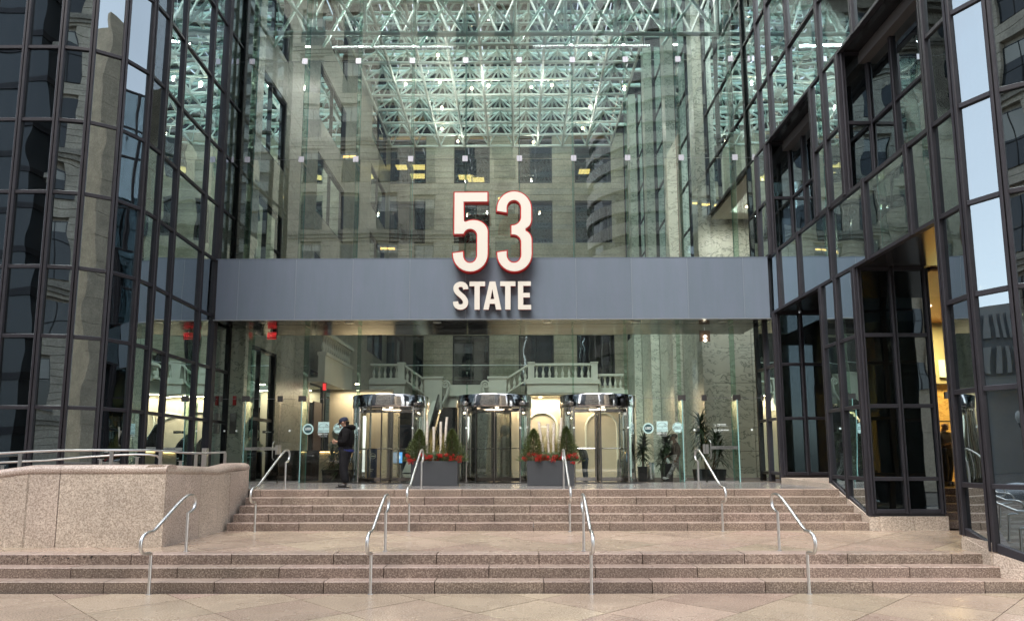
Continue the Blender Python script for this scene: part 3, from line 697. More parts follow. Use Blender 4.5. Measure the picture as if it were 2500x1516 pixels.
for (x, y) in ((-7.88, 20.9), (-2.47, 20.95), (.96, 20.95), (6.38, 20.95), (-5.2, 20.95), (3.7, 20.95)):
    wd = {-7.88: 'leftmost', -5.2: 'left of centre', -2.47: 'above the middle door, left side', .96: 'above the middle door, right side', 3.7: 'right of centre', 6.38: 'rightmost'}[x]
    t = thing('downlight', f'small round lit downlight under the blue-grey beam, {wd}', 'light', (x, y, 6.235), 0, 'downlights in the soffit')
    b = B(); b.lathe([(.13, 0), (.135, -.012), (.10, -.014)], 0, 0, 16); b.obj('trim_ring', STEEL, t, True)
    b = B(); b.cyl((0, 0, -.012), (0, 0, -.002), .10, n=16); b.obj('lens', LAMPW, t)
    l = bpy.data.lights.new('downlight_lamp', 'SPOT'); l.energy = 16; l.color = (1, .85, .65); l.spot_size = 1.9; l.shadow_soft_size = .08
    lo = bpy.data.objects.new('downlight_lamp', l); C.objects.link(lo); lo.location = (x, y, 6.2)

def arcp(cx, cy_, rx, ry, a0, a1, n=14):
    return [(cx + rx * math.cos(math.radians(a0 + (a1 - a0) * i / n)), cy_ + ry * math.sin(math.radians(a0 + (a1 - a0) * i / n))) for i in range(n + 1)]
# outlines in sign units (y down), scaled afterwards
five = [(205, 138), (573, 138), (573, 255), (322, 255), (322, 462)] + arcp(415, 560, 162, 132, 232, 360) + arcp(385, 790, 192, 192, 0, 180) + \
       [(193, 772), (318, 755)] + arcp(383, 800, 62, 72, 180, 0) + arcp(383, 602, 62, 62, 0, -165) + [(322, 592), (205, 592)]
three = [(650, 352)] + arcp(843, 322, 190, 194, 180, 360) + [(1033, 405)] + arcp(940, 430, 93, 110, 0, 70) + arcp(940, 650, 95, 110, -70, 0) + arcp(845, 790, 190, 192, 0, 180) + \
        [(655, 765), (775, 748)] + arcp(840, 800, 65, 72, 180, 0) + arcp(830, 672, 75, 72, 0, -90) + [(803, 600), (803, 487)] + arcp(822, 405, 83, 80, 90, 0) + arcp(840, 312, 65, 72, 0, -180) + [(775, 372)]
def offset(poly, d):
    n = len(poly); out = []
    A = sum(poly[i][0] * poly[(i + 1) % n][1] - poly[(i + 1) % n][0] * poly[i][1] for i in range(n)); sg = 1 if A > 0 else -1
    for i in range(n):
        a, b_, c = Vector(poly[i - 1]), Vector(poly[i]), Vector(poly[(i + 1) % n])
        if (b_ - a).length < 1e-6 or (c - b_).length < 1e-6: out.append(tuple(b_)); continue
        d1 = (b_ - a).normalized(); d2 = (c - b_).normalized(); n1 = Vector((-d1.y, d1.x)); n2 = Vector((-d2.y, d2.x)); m = (n1 + n2)
        if m.length < .2: m = n1 * .5
        else: m = m / max(m.length_squared / 2, .6)
        out.append((b_.x + m.x * d * sg, b_.y + m.y * d * sg))
    return out
U = .00291; sx_ = lambda x: -1.92 + (x - 205) * U; sz_ = lambda y: 10.155 - (y - 138) * (10.155 - 7.60) / (985 - 138)
sign = thing('building_sign', 'large building sign with white red-edged numerals 53 above the word STATE', 'sign')
def sign_piece(name, polys, y_front, depth, mat, parent, sc2=None):
    P = [[(sx_(x), (sz_(y) if sc2 is None else sc2(y))) for x, y in p] for p in polys]
    me = curve_mesh(P, depth / 2, 0, name); me.materials.clear(); me.materials.append(mat)
    return ob(name, me, parent, (0, y_front + depth / 2, 0), (PI / 2, 0, 0))
for nm, pl in (('numeral_five', five), ('numeral_three', three)):
    # drop duplicate points
    q = [pl[0]]
    for p in pl[1:]:
        if abs(p[0] - q[-1][0]) + abs(p[1] - q[-1][1]) > 1.5: q.append(p)
    o = sign_piece(nm, [q], 20.19, .20, RED, sign)
    sign_piece('lit_face', [offset(q, 12)], 20.175, .014, WHITE, o).location = (0, 0, 0)
    f_ = o.children[0]; f_.rotation_euler = (0, 0, 0); f_.location = (0, 0, .108)
    for (px, py) in ((300, 900), (480, 900)) if nm == 'numeral_five' else ((760, 900), (930, 900)):
        b = B(); b.cyl((sx_(px), 20.39, sz_(py)), (sx_(px), 20.51, sz_(py)), .02); b.obj('standoff', STEEL, sign)
sz2 = lambda y: 7.37 - (y - 1055) * (7.37 - 6.50) / (1347 - 1055)
def sth(pts, w_):
    P = [Vector(p) for p in pts]; L_, R_ = [], []
    for i, p in enumerate(P):
        d = (P[min(i + 1, len(P) - 1)] - P[max(i - 1, 0)]).normalized(); n = Vector((-d.y, d.x)); ww = w_[i] if isinstance(w_, list) else w_
        L_.append(tuple(p + n * ww / 2)); R_.append(tuple(p - n * ww / 2))
    return L_ + R_[::-1]
Sc = [(336, 1136), (334, 1112), (318, 1090), (288, 1081), (256, 1088), (236, 1108), (234, 1136), (250, 1166), (284, 1194), (318, 1224), (336, 1258), (335, 1290), (316, 1313), (284, 1322), (253, 1314), (235, 1292), (232, 1262)]
Sc = [tuple(p) for p in Sc]
def cm(p):
    for _ in range(2):
        q = [p[0]]
        for a, b_ in zip(p, p[1:]): q += [(a[0] * .75 + b_[0] * .25, a[1] * .75 + b_[1] * .25), (a[0] * .25 + b_[0] * .75, a[1] * .25 + b_[1] * .75)]
        q.append(p[-1]); p = q
    return p
letters = [('letter_s', [sth(cm(Sc), 54)]),
           ('letter_t', [[(375, 1055), (538, 1055), (538, 1104), (483, 1104), (483, 1347), (428, 1347), (428, 1104), (375, 1104)]]),
           ('letter_a', [[(585, 1055), (645, 1055), (708, 1347), (652, 1347), (641, 1287), (587, 1287), (576, 1347), (520, 1347)], [(614, 1135), (633, 1238), (595, 1238)]]),
           ('letter_t', [[(695, 1055), (855, 1055), (855, 1104), (803, 1104), (803, 1347), (747, 1347), (747, 1104), (695, 1104)]]),
           ('letter_e', [[(880, 1055), (1015, 1055), (1015, 1102), (935, 1102), (935, 1175), (1004, 1175), (1004, 1222), (935, 1222), (935, 1299), (1017, 1299), (1017, 1347), (880, 1347)]])]
for nm, pl in letters:
    o = sign_piece(nm, pl, 20.33, .10, pbr('letter_return', (.42, .10, .09), .4) if nm == 'x' else RED, sign, sz2)
    me = curve_mesh([[(sx_(x), sz2(y)) for x, y in p] for p in pl], .006, 0, 'lit_face'); me.materials.clear(); me.materials.append(WHITE)
    ob('lit_face', me, o, (0, 0, .057))

# ================================================================== ATRIUM GLASS WALL (upper)
YG = 21.3
gw = thing('glass_wall', 'tall frameless glass wall of large panes above the blue-grey beam', 'glass wall')
gx = [-9.28, -8.76, -7.0, -5.22, -3.43, -1.66, .11, 1.87, 3.62, 5.36, 7.10, 7.74]
gz = [8.14, 11.71, 15.12, 18.6, 22.0]
for i in range(len(gx) - 1):
    for j in range(len(gz) - 1):
        b = B(); cx = (gx[i] + gx[i + 1]) / 2; cz = (gz[j] + gz[j + 1]) / 2; hx, hz = (gx[i + 1] - gx[i]) / 2 - .006, (gz[j + 1] - gz[j]) / 2 - .006
        b.box(-hx, hx, -.008, .008, -hz, hz); o = b.obj('glass_pane', AGLASS, gw); o.location = (cx, YG, cz); o.rotation_euler = (random.gauss(0, .002), 0, random.gauss(0, .002))
for x in gx[1:-1]:
    b = B(); b.box(x - .0045, x + .0045, YG + .012, YG + .016, 8.14, 22); b.obj('silicone_joint', pbr('joint_dark', (.12, .17, .16), .4), gw)
    for z0, z1 in zip(gz, gz[1:]):
        b = B(); b.box(x - .011, x + .011, YG + .02, YG + .50, z0 + .05, z1 - .05, 0); b.obj('glass_fin', FGLASS, gw)
        b = B(); b.box(x - .011, x + .011, YG + .501, YG + .504, z0 + .05, z1 - .05); b.obj('fin_edge', EDGE, gw)
for z in gz[1:-1]:
    b = B(); b.box(-9.28, 7.74, YG + .010, YG + .014, z - .006, z + .006); b.obj('silicone_joint', GALV, gw)
    for i, x in enumerate(gx):
        hw = .085 if 0 < i < len(gx) - 1 else .035; xx = x + (.04 if i == 0 else -.04 if i == len(gx) - 1 else 0)
        b = B(); b.box(xx - hw, xx - .004 if hw > .05 else xx + hw, YG - .03, YG - .010, z - .095, z + .095)
        if hw > .05: b.box(xx + .004, xx + hw, YG - .03, YG - .010, z - .095, z + .095)
        for a in (-1, 1):
            for c in (-1, 1): b.cyl((xx + a * (hw - .025), YG - .034, z + c * .07), (xx + a * (hw - .025), YG - .03, z + c * .07), .009, n=6)
        b.obj('patch_plate', GALV, gw)
        if hw > .05:
            b = B()
            for k in range(7):
                for dz in (-.12, -.17):
                    b.cyl((x - .02, YG + .08 + k * .06, z + dz - k * .008), (x + .02, YG + .08 + k * .06, z + dz - k * .008), .010, n=6)
            b.obj('fin_splice', GALV, gw)

# ================================================================== MINT TRUSS BEHIND THE GLASS
tr = thing('steel_truss', 'mint green tubular steel truss behind the top of the glass wall', 'truss')
YT = 22.5; zc_ = 16.87; zt_ = 19.3
b = B(); b.cyl((-9.2, YT, zc_ + .08), (7.95, YT, zc_ - .08), .075, n=12); b.ball((-9.22, YT, zc_ + .08), .11); b.ball((7.97, YT, zc_ - .08), .11); b.obj('bottom_chord', MINT, tr, True)
b = B(); b.cyl((-9.2, YT, zt_), (7.95, YT, zt_), .07, n=12); b.obj('top_chord', MINT, tr, True)
tx = [-8.92, -7.10, -5.32, -3.56, -1.80, -.02, 1.76, 3.52, 5.30, 7.10]
for i, x in enumerate(tx):
    b = B(); b.cyl((x, YT, zc_), (x, YT, zt_), .062, n=10); b.obj('upright', MINT, tr, True)
    for dx in (-.09, .09):
        b = B(); b.box(x + dx - .02, x + dx + .02, YT - .19, YT - .05, zc_ - .02, zc_ + .26); b.obj('bracket', MINT, tr)
    if i < len(tx) - 1:
        b = B(); b.cyl((x + .05, YT, zt_), (tx[i + 1] - .05, YT, zc_ + .05), .06, n=10); b.obj('diagonal', MINT, tr, True)
        b = B(); b.cyl((x + .05, YT + .9, zc_ + .1), (tx[i + 1] - .05, YT + .1, zt_), .055, n=10); b.obj('diagonal', MINT, tr, True)
b = B(); b.cyl((7.95, YT, zc_), (7.2, YT, zt_), .06, n=10); b.obj('diagonal', MINT, tr, True)
b = B(); b.cyl((-9.2, YT, zc_), (-8.95, YT, zt_), .06, n=10); b.obj('diagonal', MINT, tr, True)
t2 = thing('steel_truss', 'off-white tubular truss across the atrium behind the mint green one', 'truss')
for zz in (18.2, 20.4): b = B(); b.cyl((-9.0, 24.6, zz), (7.7, 24.6, zz), .07, n=8); b.obj('chord', FRAMEW, t2, True)
for i in range(19):
    x = -9.0 + i * .925; b = B(); b.cyl((x, 24.6, 18.2 if i % 2 else 20.4), (min(x + .925, 7.7), 24.6, 20.4 if i % 2 else 18.2), .05, n=6); b.obj('diagonal', FRAMEW, t2, True)
# linear pendants
for x0_, x1_, wd in ((-6.9, -2.44, 'left'), (.66, 5.0, 'right')):
    t = thing('linear_pendant', f'long thin suspended light bar behind the glass wall, {wd} one', 'light', (0, 0, 0), 0, 'suspended light bars')
    b = B(); b.box(x0_, x1_, 24, 24.08, 17.3, 17.38); b.obj('bar', BARG, t)
    area_light('pendant_lamp', ((x0_ + x1_) / 2, 23.95, 17.34), x1_ - x0_, 45, (.95, 1, .97), (math.radians(-105), 0, 0), .08)
    for k in (.04, .5, .96):
        x = x0_ + (x1_ - x0_) * k; b = B(); b.cyl((x, 24.04, 17.38), (x, 24.04, 19.5), .008, n=5); b.obj('cable', STEEL, t)

# ================================================================== SPACE FRAME ROOF
sf = thing('space_frame', 'off-white tubular space frame carrying the atrium skylight', 'roof structure')
bx = 1.735; NX, NY = 9, 13; zb, za_ = 24.05, 25.3; xs = [-8.88 + bx * i for i in range(NX + 1)]; ys = [46.5 - bx * j for j in range(NY + 1)]
for y in ys:
    b = B(); b.cyl((xs[0], y, zb), (xs[-1], y, zb), .085, n=8); b.obj('chord', FRAMEW, sf, True)
for x in xs:
    b = B(); b.cyl((x, ys[0], zb), (x, ys[-1], zb), .085, n=8); b.obj('chord', FRAMEW, sf, True)
pyr = B()
for a in (-1, 1):
    for c in (-1, 1): pyr.cyl((a * bx / 2, c * bx / 2, 0), (0, 0, za_ - zb), .06, n=6)
pyr.ball((0, 0, za_ - zb), .13, 8, 5)
pm = pyr.mesh('web', FRAMEW, True)
for i in range(NX):
    for j in range(NY): ob('web_pyramid', pm, sf, (xs[i] + bx / 2, ys[j] - bx / 2, zb))
for j in range(NY):
    b = B(); b.cyl((xs[0] + bx / 2, ys[j] - bx / 2, za_), (xs[-1] - bx / 2, ys[j] - bx / 2, za_), .07, n=6); b.obj('upper_chord', FRAMEW, sf, True)
for i in range(NX):
    b = B(); b.cyl((xs[i] + bx / 2, ys[0] - bx / 2, za_), (xs[i] + bx / 2, ys[-1] + bx / 2, za_), .07, n=6); b.obj('upper_chord', FRAMEW, sf, True)
# skylight glazing over it
sk = thing('skylight', 'glazed skylight roof over the atrium space frame', 'skylight')
SKG = glass('skylight_glass', (.68, .80, .78), 1., ior=1.4)
for i in range(-1, NX + 1):
    for j in range(-1, NY + 1):
        x = xs[0] + bx * i; y = ys[0] - bx * (j + 1)
        b = B(); b.box(x + .03, x + bx - .03, y + .03, y + bx - .03, 25.6, 25.62); b.obj('glass_pane', SKG, sk)
for j in range(-1, NY + 2):
    b = B(); y = ys[0] - bx * j; b.box(xs[0] - bx, xs[-1] + bx, y - .05, y + .05, 25.5, 25.6); b.obj('glazing_bar', FRAMEW, sk)
# round pendant lamps under the frame
pts_l = [(-6.4, 37.5), (-4.9, 43), (-4.6, 40.2), (-4.4, 37.3), (-4.2, 34.6), (-4.0, 44.8), (-2.6, 38), (-1.6, 37.7), (.9, 37.9), (2.1, 37.7), (4.6, 40.2), (4.4, 43), (4.0, 34.6), (1.2, 45)]
lamp_pos = ['near the left edge of the frame', 'left, nearest the back wall of the left row', 'left row, third from the back', 'left row, middle one', 'left row, nearest the glass', 'back left corner beside the stone wall', 'left one of the pair left of centre', 'right one of the pair left of centre', 'left one of the pair right of centre', 'right one of the pair right of centre', 'right row, middle one', 'right row, second from the back', 'right row, nearest the glass', 'right of centre, nearest the back wall']
for i, (x, y) in enumerate(pts_l):
    t = thing('frame_lamp', f'small lit lamp under the space frame, {lamp_pos[i]}', 'light', (x, y, 23.6), 0, 'lamps under the space frame')
    b = B(); b.cyl((0, 0, .1), (0, 0, .45), .012, n=5); b.obj('stem', STEEL, t)
    b = B(); b.ball((0, 0, 0), .075, 10, 6); b.obj('globe', LAMP, t, True)
    l = bpy.data.lights.new('frame_lamp_light', 'POINT'); l.energy = 12; l.color = (1, .97, .92); l.shadow_soft_size = .06
    lo = bpy.data.objects.new('frame_lamp_light', l); C.objects.link(lo); lo.location = (x, y, 23.44)

# ================================================================== ATRIUM WALLS
bw = thing('atrium_back_wall', 'tall coursed beige stone wall with dark square windows at the back of the atrium', 'wall')
YB = 48.0
cols = [(-9.3, -6.6), (-4.53, -1.93), (.15, 2.63), (4.27, 6.93)]
wz = [(7.1, 10.73), (17.4, 20.2), (21.95, 25.2)]
xg = [-13, -9.3, -6.6, -4.53, -1.93, .15, 2.63, 4.27, 6.93, 11]
STB = granite('beige_coursed_stone', (.34, .295, .225), (.28, .245, .185), (.40, .35, .27), .75, stain=.3, var=.07, scale=7, bumpd=.004)
z = 1.2; k = 0
while z < 29:
    z1 = z + .45
    for i in range(len(xg) - 1):
        xa, xb = xg[i], xg[i + 1]
        inwin = (xa, xb) in cols and any(z1 > a + .1 and z < c - .1 for a, c in wz)
        if inwin: continue
        if z < 4.2 and i not in (0, 8): continue
        b = B(); b.box(xa, xb, YB + (k % 2) * .006, YB + .5, z + .012, z1 - .006); b.obj('stone_course', STB, bw)
    z = z1; k += 1
b = B(); b.box(-13, 11, YB + .06, YB + .5, 4.2, 29)
b = B()
for (xa, xb) in zip(xg, xg[1:]):
    if (xa, xb) not in cols: b.box(xa, xb, YB + .03, YB + .45, 4.2, 29)
b.obj('wall_core', JOINT, bw)
for (xa, xb) in cols:
    for (a, c) in wz:
        fr = B(); t_ = .09
        fr.box(xa, xa + t_, YB + .1, YB + .25, a, c); fr.box(xb - t_, xb, YB + .1, YB + .25, a, c); fr.box(xa, xb, YB + .12, YB + .23, a, a + t_); fr.box(xa, xb, YB + .12, YB + .23, c - t_, c)
        xm = (xa + xb) / 2; fr.box(xm - .03, xm + .03, YB + .14, YB + .2, a, c)
        f = fr.obj('window', MULL, bw)
        b = B(); b.box(xa + .02, xb - .02, YB + .17, YB + .185, a + .02, c - .02); b.obj('pane', BGLASS, f)
for (xa, xb, z_) in ((-9.0, -8.2, 23.3), (-7.9, -6.8, 23.3), (-7.9, -6.8, 22.6), (-4.3, -3.2, 22.5), (4.7, 5.5, 22.9), (-3.6, -2.4, 22.3)):
    b = B(); b.box(xa, xb, YB + .8, YB + 1.6, z_ + .35, z_ + .4); b.obj('office_light', PANELY, bw)
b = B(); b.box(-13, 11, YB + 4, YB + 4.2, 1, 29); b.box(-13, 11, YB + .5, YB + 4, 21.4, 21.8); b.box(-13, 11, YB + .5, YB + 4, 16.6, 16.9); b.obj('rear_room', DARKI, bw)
# left stone wall with tall windows
lw = thing('atrium_side_wall', 'green-veined stone wall with tall dark windows along the left of the atrium', 'wall')
XW = -9.2
segs = [(23.05, 26.0, 1), (26.0, 30.3, 0), (30.3, 35.2, 1), (35.2, 41.6, 0), (41.6, 46.4, 1), (46.4, 48.0, 0)]
lz = [(1.2, 6.0), (8.6, 11.4), (13.3, 16.2), (17.9, 20.6), (22.4, 25.2)]
def lpanel(y0, y1, z0, z1):
    n = max(1, round((y1 - y0) / 2.2)); m = max(1, round((z1 - z0) / 1.5))
    for i in range(n):
        for j in range(m):
            a, c = y0 + (y1 - y0) * i / n, y0 + (y1 - y0) * (i + 1) / n; e, f = z0 + (z1 - z0) * j / m, z0 + (z1 - z0) * (j + 1) / m
            b = B(); b.box(XW - .35, XW + random.uniform(0, .002), a + .006, c - .006, e + .006, f - .006); b.obj('stone_panel', MARBP, lw)
for y0_, y1_, wn in segs:
    if not wn: lpanel(y0_, y1_, 1.2, 28)
    else:
        zz = 1.2
        for a, c in lz:
            if a > zz + .05: lpanel(y0_, y1_, zz, a)
            zz = c
            fr = B(); fr.box(XW - .3, XW - .02, y0_, y0_ + .09, a, c); fr.box(XW - .3, XW - .02, y1_ - .09, y1_, a, c); fr.box(XW - .28, XW - .04, y0_, y1_, c - .09, c); fr.box(XW - .28, XW - .04, y0_, y1_, a, a + .08)
            fr.box(XW - .26, XW - .06, (y0_ + y1_) / 2 - .03, (y0_ + y1_) / 2 + .03, a, c)
            if a < 2: fr.box(XW - .26, XW - .06, y0_, y1_, 3.4, 3.5)
            f = fr.obj('window', MULL, lw)
            b = B(); b.box(XW - .16, XW - .14, y0_ + .02, y1_ - .02, a + .02, c - .02); b.obj('pane', TGLASS, f)
        lpanel(y0_, y1_, zz, 28)
b = B(); b.box(-13, XW - .36, 23.2, 48.4, 1, 28); b.obj('wall_core', DARKI, lw)
# marble pier beside the glass on the left
for k in range(12):
    z0_ = 1.25 + k * 1.5
    b = B(); b.box(-9.30, -8.80, 21.95, 22.5, z0_ + .004, z0_ + 1.496); b.obj('pier_block', MARB, lw)
# right: marble columns, infill and the dark glazed bay
rw = thing('marble_column', 'pale veined marble column nearest the glass on the right of the atrium', 'column', (0, 0, 0), 0, 'marble columns along the right of the atrium')
colY = [27.0, 32.1, 37.3, 42.6]
nm_ = ['nearest the glass', 'second from the glass', 'third from the glass', 'farthest from the glass']
for i, y in enumerate(colY):
    t = rw if i == 0 else thing('marble_column', '', 'column', (0, 0, 0), 0, 'marble columns along the right of the atrium')
    t['label'] = f'tall veined marble column on the right of the atrium, {nm_[i]}'
    for k in range(9):
        z0_ = 1.25 + k * 3.0
        b = B(); b.box(7.38, 7.84, y, y + .75, z0_ + .004, z0_ + 2.996); b.obj('column_block', MARB, t)
mw = thing('marble_wall', 'veined marble wall panels between the columns on the right of the lobby', 'wall')
for (xa, xb) in ((7.85, 9.4), (9.41, 10.9)):
    for (z0_, z1_) in ((1.25, 2.3), (2.31, 5.0), (5.01, 8.6), (8.61, 12.4)):
        b = B(); b.box(xa + .004, xb - .004, 27.25, 27.6, z0_ + .003, z1_ - .003); b.obj('marble_panel', MARB, mw)
for ya, yb in ((27.76, 29.9), (29.91, 32.09), (32.86, 35.1), (35.11, 37.29), (38.06, 42.6), (43.4, 48)):
    for (z0_, z1_) in ((1.25, 4.4), (4.41, 7.6), (7.61, 10.2)):
        b = B(); b.box(7.86, 8.2, ya + .004, yb - .004, z0_ + .003, z1_ - .003); b.obj('marble_panel', MARB, mw)
bay = thing('glazed_bay', 'dark framed glazed bay projecting into the right side of the atrium', 'window wall')
bz = [11.75, 13.65, 15.95, 18.3, 20.6, 23.2, 25.8]
def bayside(root, ys_, zs_, x=7.8):
    pts = [(x, y) for y in ys_]
    for i in range(len(pts) - 1):
        for j in range(len(zs_) - 1): pane(root, pts[i], pts[i + 1], zs_[j], zs_[j], zs_[j + 1]); transom(root, pts[i], pts[i + 1], zs_[j])
    for i, p in enumerate(pts): mullion(root, pts[i - 1] if i else None, p, pts[i + 1] if i < len(pts) - 1 else None, zs_[0], zs_[-1])
bayside(bay, [26.7, 25.1, 23.5, 22.0], bz)
b = B(); b.box(7.86, 11, 21.9, 26.8, 11.6, 11.75); b.obj('bay_soffit', PLAST, bay)
b = B(); b.box(8.6, 11, 21.9, 26.9, 11.8, 26); b.obj('bay_core', DARKI, bay)
bayside(bay, [31.9, 30.0, 27.9], [10.2, 12.4, 14.6, 16.8, 19, 21.2, 23.4, 25.6], 7.95)
bayside(bay, [37.2, 35.0, 32.9], [10.2, 12.4, 14.6, 16.8, 19, 21.2, 23.4, 25.6], 7.95)
bayside(bay, [47.9, 45.6, 43.4, 40.7, 38.1], [10.2, 12.4, 14.6, 16.8, 19, 21.2, 23.4, 25.6], 7.95)
b = B(); b.box(8.7, 11, 27.7, 48.4, 10.2, 26); b.box(8.3, 11, 27.7, 48.4, 1, 10.15); b.obj('bay_core', DARKI, bay)
b = B(); b.box(8.0, 11, 27.7, 48.4, 10.2, 10.35); b.obj('bay_soffit', PLAST, bay)
# ================================================================== LOBBY FLOOR AND BACK OF LOBBY
fl = struct(B().box(-12, 10.9, 21.35, 48, 1.15, 1.262).obj('lobby_floor', pbr('lobby_stone_floor', (.22, .20, .17), .12, noise=(2, .3, (.27, .24, .2)))))
YBf = 42.7
ba = thing('balcony', 'pale stone mezzanine balcony with balusters and a split stair at the back of the lobby', 'balcony')
def baluster_mesh(h):
    pr = [(.10, 0), (.10, .06), (.065, .08), (.06, .12), (.095, .26), (.10, .34), (.07, .5), (.045, .62), (.045, .74), (.06, .8), (.075, .84), (.075, .9), (.10, .93), (.10, 1)]
    return B().lathe([(r, z * h) for r, z in pr], 0, 0, 10).mesh('baluster', PLAST, True)
bm_ = baluster_mesh(.78)
def balus(x0_, z0_, x1_, z1_, y, n):
    a, c = Vector((x0_, y, z0_)), Vector((x1_, y, z1_)); dz = (z1_ - z0_) / (x1_ - x0_)
    for (lo, hi, dep) in ((0, .1, .17), (.86, 1.0, .2)):
        b = B(); b.add([(x0_, y - dep, z0_ + lo), (x1_, y - dep, z1_ + lo), (x1_, y + dep, z1_ + lo), (x0_, y + dep, z0_ + lo), (x0_, y - dep, z0_ + hi), (x1_, y - dep, z1_ + hi), (x1_, y + dep, z1_ + hi), (x0_, y + dep, z0_ + hi)], [(0, 3, 2, 1), (4, 5, 6, 7), (0, 1, 5, 4), (1, 2, 6, 5), (2, 3, 7, 6), (3, 0, 4, 7)]); b.obj('handrail', PLAST, ba)
    for i in range(n):
        p = a.lerp(c, (i + .5) / n); ob('baluster', bm_, ba, (p.x, p.y, p.z + .09))
def pedestal(x, z, y=YBf):
    b = B(); b.box(x - .2, x + .2, y - .22, y + .22, z, z + 1.02); b.box(x - .24, x + .24, y - .26, y + .26, z + 1.02, z + 1.1); b.obj('pedestal', PLAST, ba)
for xa, xb, n in ((-9.15, -7.35, 5), (1.05, 4.7, 9)):
    balus(xa, 6.9, xb, 6.9, YBf, n)
    b = B(); b.box(xa - .4, xb + .35, YBf - .2, YBf + 5.3, 5.95, 6.6); b.box(xa - .5, xb + .45, YBf - .3, YBf + 5.3, 6.6, 6.88); b.box(xa, xb, YBf - .24, YBf - .2, 6.05, 6.5); b.obj('entablature', PLAST, ba)
for x in (-7.22, .9, 4.85): pedestal(x, 6.88)
balus(-7.0, 6.85, -5.8, 6.0, YBf, 4); balus(.7, 6.85, -.65, 6.0, YBf, 4)
balus(5.1, 6.3, 6.75, 6.3, YBf + .6, 5)
b = B(); b.box(5.1, 7.0, YBf + .4, YBf + 5, 5.6, 6.28); b.obj('entablature', PLAST, ba)
for x, s in ((-5.2, 1), (-1.2, -1)):
    b = B(); b.box(x - .55, x + .55, YBf - .25, YBf + .4, 5.0, 6.95); b.box(x - .62, x + .62, YBf - .3, YBf + .45, 6.95, 7.08); b.obj('stair_newel', PLAST, ba)
    b = B(); sp = []
    for i in range(26):
        a = i / 25 * 3.2 * PI; r = .28 * (1 - i / 30); sp.append((x + s * .75 + r * math.cos(a) * s, YBf - .15, 6.55 + r * math.sin(a)))
    b.tube(sp + [(x + s * .5, YBf - .15, 5.4), (x + s * .85, YBf - .15, 5.1)][:0], .06, 6); b.tube([(x + s * .95, YBf - .15, 6.4), (x + s * .85, YBf - .15, 5.9), (x + s * .6, YBf - .15, 5.4)], [.1, .12, .08], 6); b.obj('scroll', PLAST, ba, True)
b = B(); b.box(-4.8, -1.55, YBf + .3, YBf + 5, 6.0, 6.55); b.box(-4.8, -1.55, YBf + .2, YBf + .3, 5.2, 6.6); b.obj('centre_landing', PLAST, ba)
b = B(); b.box(-9.15, 5.0, YBf + 1.2, YBf + 1.22, 7.0, 7.95); b.obj('glass_guard', LGLASS, ba)
b = B(); b.cyl((-9.1, YBf + 1.2, 7.97), (5.0, YBf + 1.2, 7.97), .025, n=6); b.obj('steel_rail', STEEL, ba)
# left balustrade along the side wall
bs = thing('side_balcony', 'white balustraded side balcony on the left stone wall of the lobby', 'balcony')
for i in range(13):
    ob('baluster', bm_, bs, (XW + .55, 30.3 + i * .38, 6.75))
b = B(); b.box(XW + .35, XW + .75, 30.1, 35.2, 6.6, 6.75); b.box(XW + .35, XW + .75, 30.1, 35.2, 7.53, 7.7); b.obj('handrail', PLAST, bs)
b = B(); b.box(XW + .4, XW + .7, 30.1, 35.2, 5.4, 6.6); b.box(XW, XW + .4, 30.1, 35.2, 5.4, 5.6); b.obj('parapet', PLAST, bs)
# warm lit wall under the balcony, arches
ww = thing('lobby_back_wall', 'warm lit plaster wall with shallow arches under the mezzanine', 'wall')
b = B(); b.box(-9.2, -6.1, 33.6, 33.9, 1.26, 5.4); b.obj('wall_panel', WARM, ww)
b = B(); b.box(-6.1, 7.8, 44, 44.3, 1.26, 5.9); b.obj('wall_panel', WARM, ww)
for cx in (-5.0, 1.6, 5.4):
    b = B(); pr = [(cx - 1.0, 1.3)] + [(cx + 1.0 * -math.cos(math.radians(a)), 3.9 + 1.0 * math.sin(math.radians(a))) for a in range(0, 181, 12)] + [(cx + 1.0, 1.3)]
    b.tube([(p[0], 43.97, p[1]) for p in pr], .07, 6); b.obj('arch_moulding', PLAST, ww, True)
for xx in (-6.0, -3.9, .2, 3.2, 6.9):
    b = B(); b.box(xx - .2, xx + .2, 43.85, 44, 1.26, 5.9); b.obj('pilaster', WARM, ww)
b = B(); b.box(-9.2, 7.8, YBf, 44.3, 5.88, 5.94); b.obj('lobby_ceiling', PLAST, ww)
area_light('lobby_lamp', (1.2, 43.4, 5.85), 4.2, 75, (1, .80, .56), sy_=.35)
area_light('lobby_lamp', (5.6, 43.4, 5.85), 3.0, 60, (1, .80, .56), sy_=.35)
area_light('lobby_lamp', (-5.2, 43.4, 5.85), 1.7, 45, (1, .80, .56), sy_=.35)
area_light('lobby_lamp', (-7.4, 33.1, 5.3), 2.6, 26, (1, .80, .56), sy_=.3)
area_light('bay_fill_light', (8.9, 24.3, 11.5), 1.2, 40, (1, .95, .85), sy_=3)  # added fill light to brighten the marble wall below the bay
for y_ in (23.2, 25.4):
    b = B(); b.cyl((8.9, y_, 11.57), (8.9, y_, 11.6), .09, n=12); b.obj('ceiling_light', LAMPB, bay)  # invented fixtures that go with the added fill light in the bay
# downlight fixtures for those lamps
for x, y, z in ((1.5, 43.5, 5.86), (4.0, 43.5, 5.86), (-5, 43.5, 5.86), (-7.2, 30.8, 5.38)):
    b = B(); b.cyl((x, y, z - .02), (x, y, z), .1, n=12); tag(b.obj('ceiling_light', LAMP), {1.5: 'small round ceiling light under the mezzanine, right of the escalator', 4.0: 'small round ceiling light under the mezzanine, behind the right revolving door', -5: 'small round ceiling light under the mezzanine, left of the escalator', -7.2: 'small round ceiling light under the side balcony'}[x], 'light', 'lights under the mezzanine')
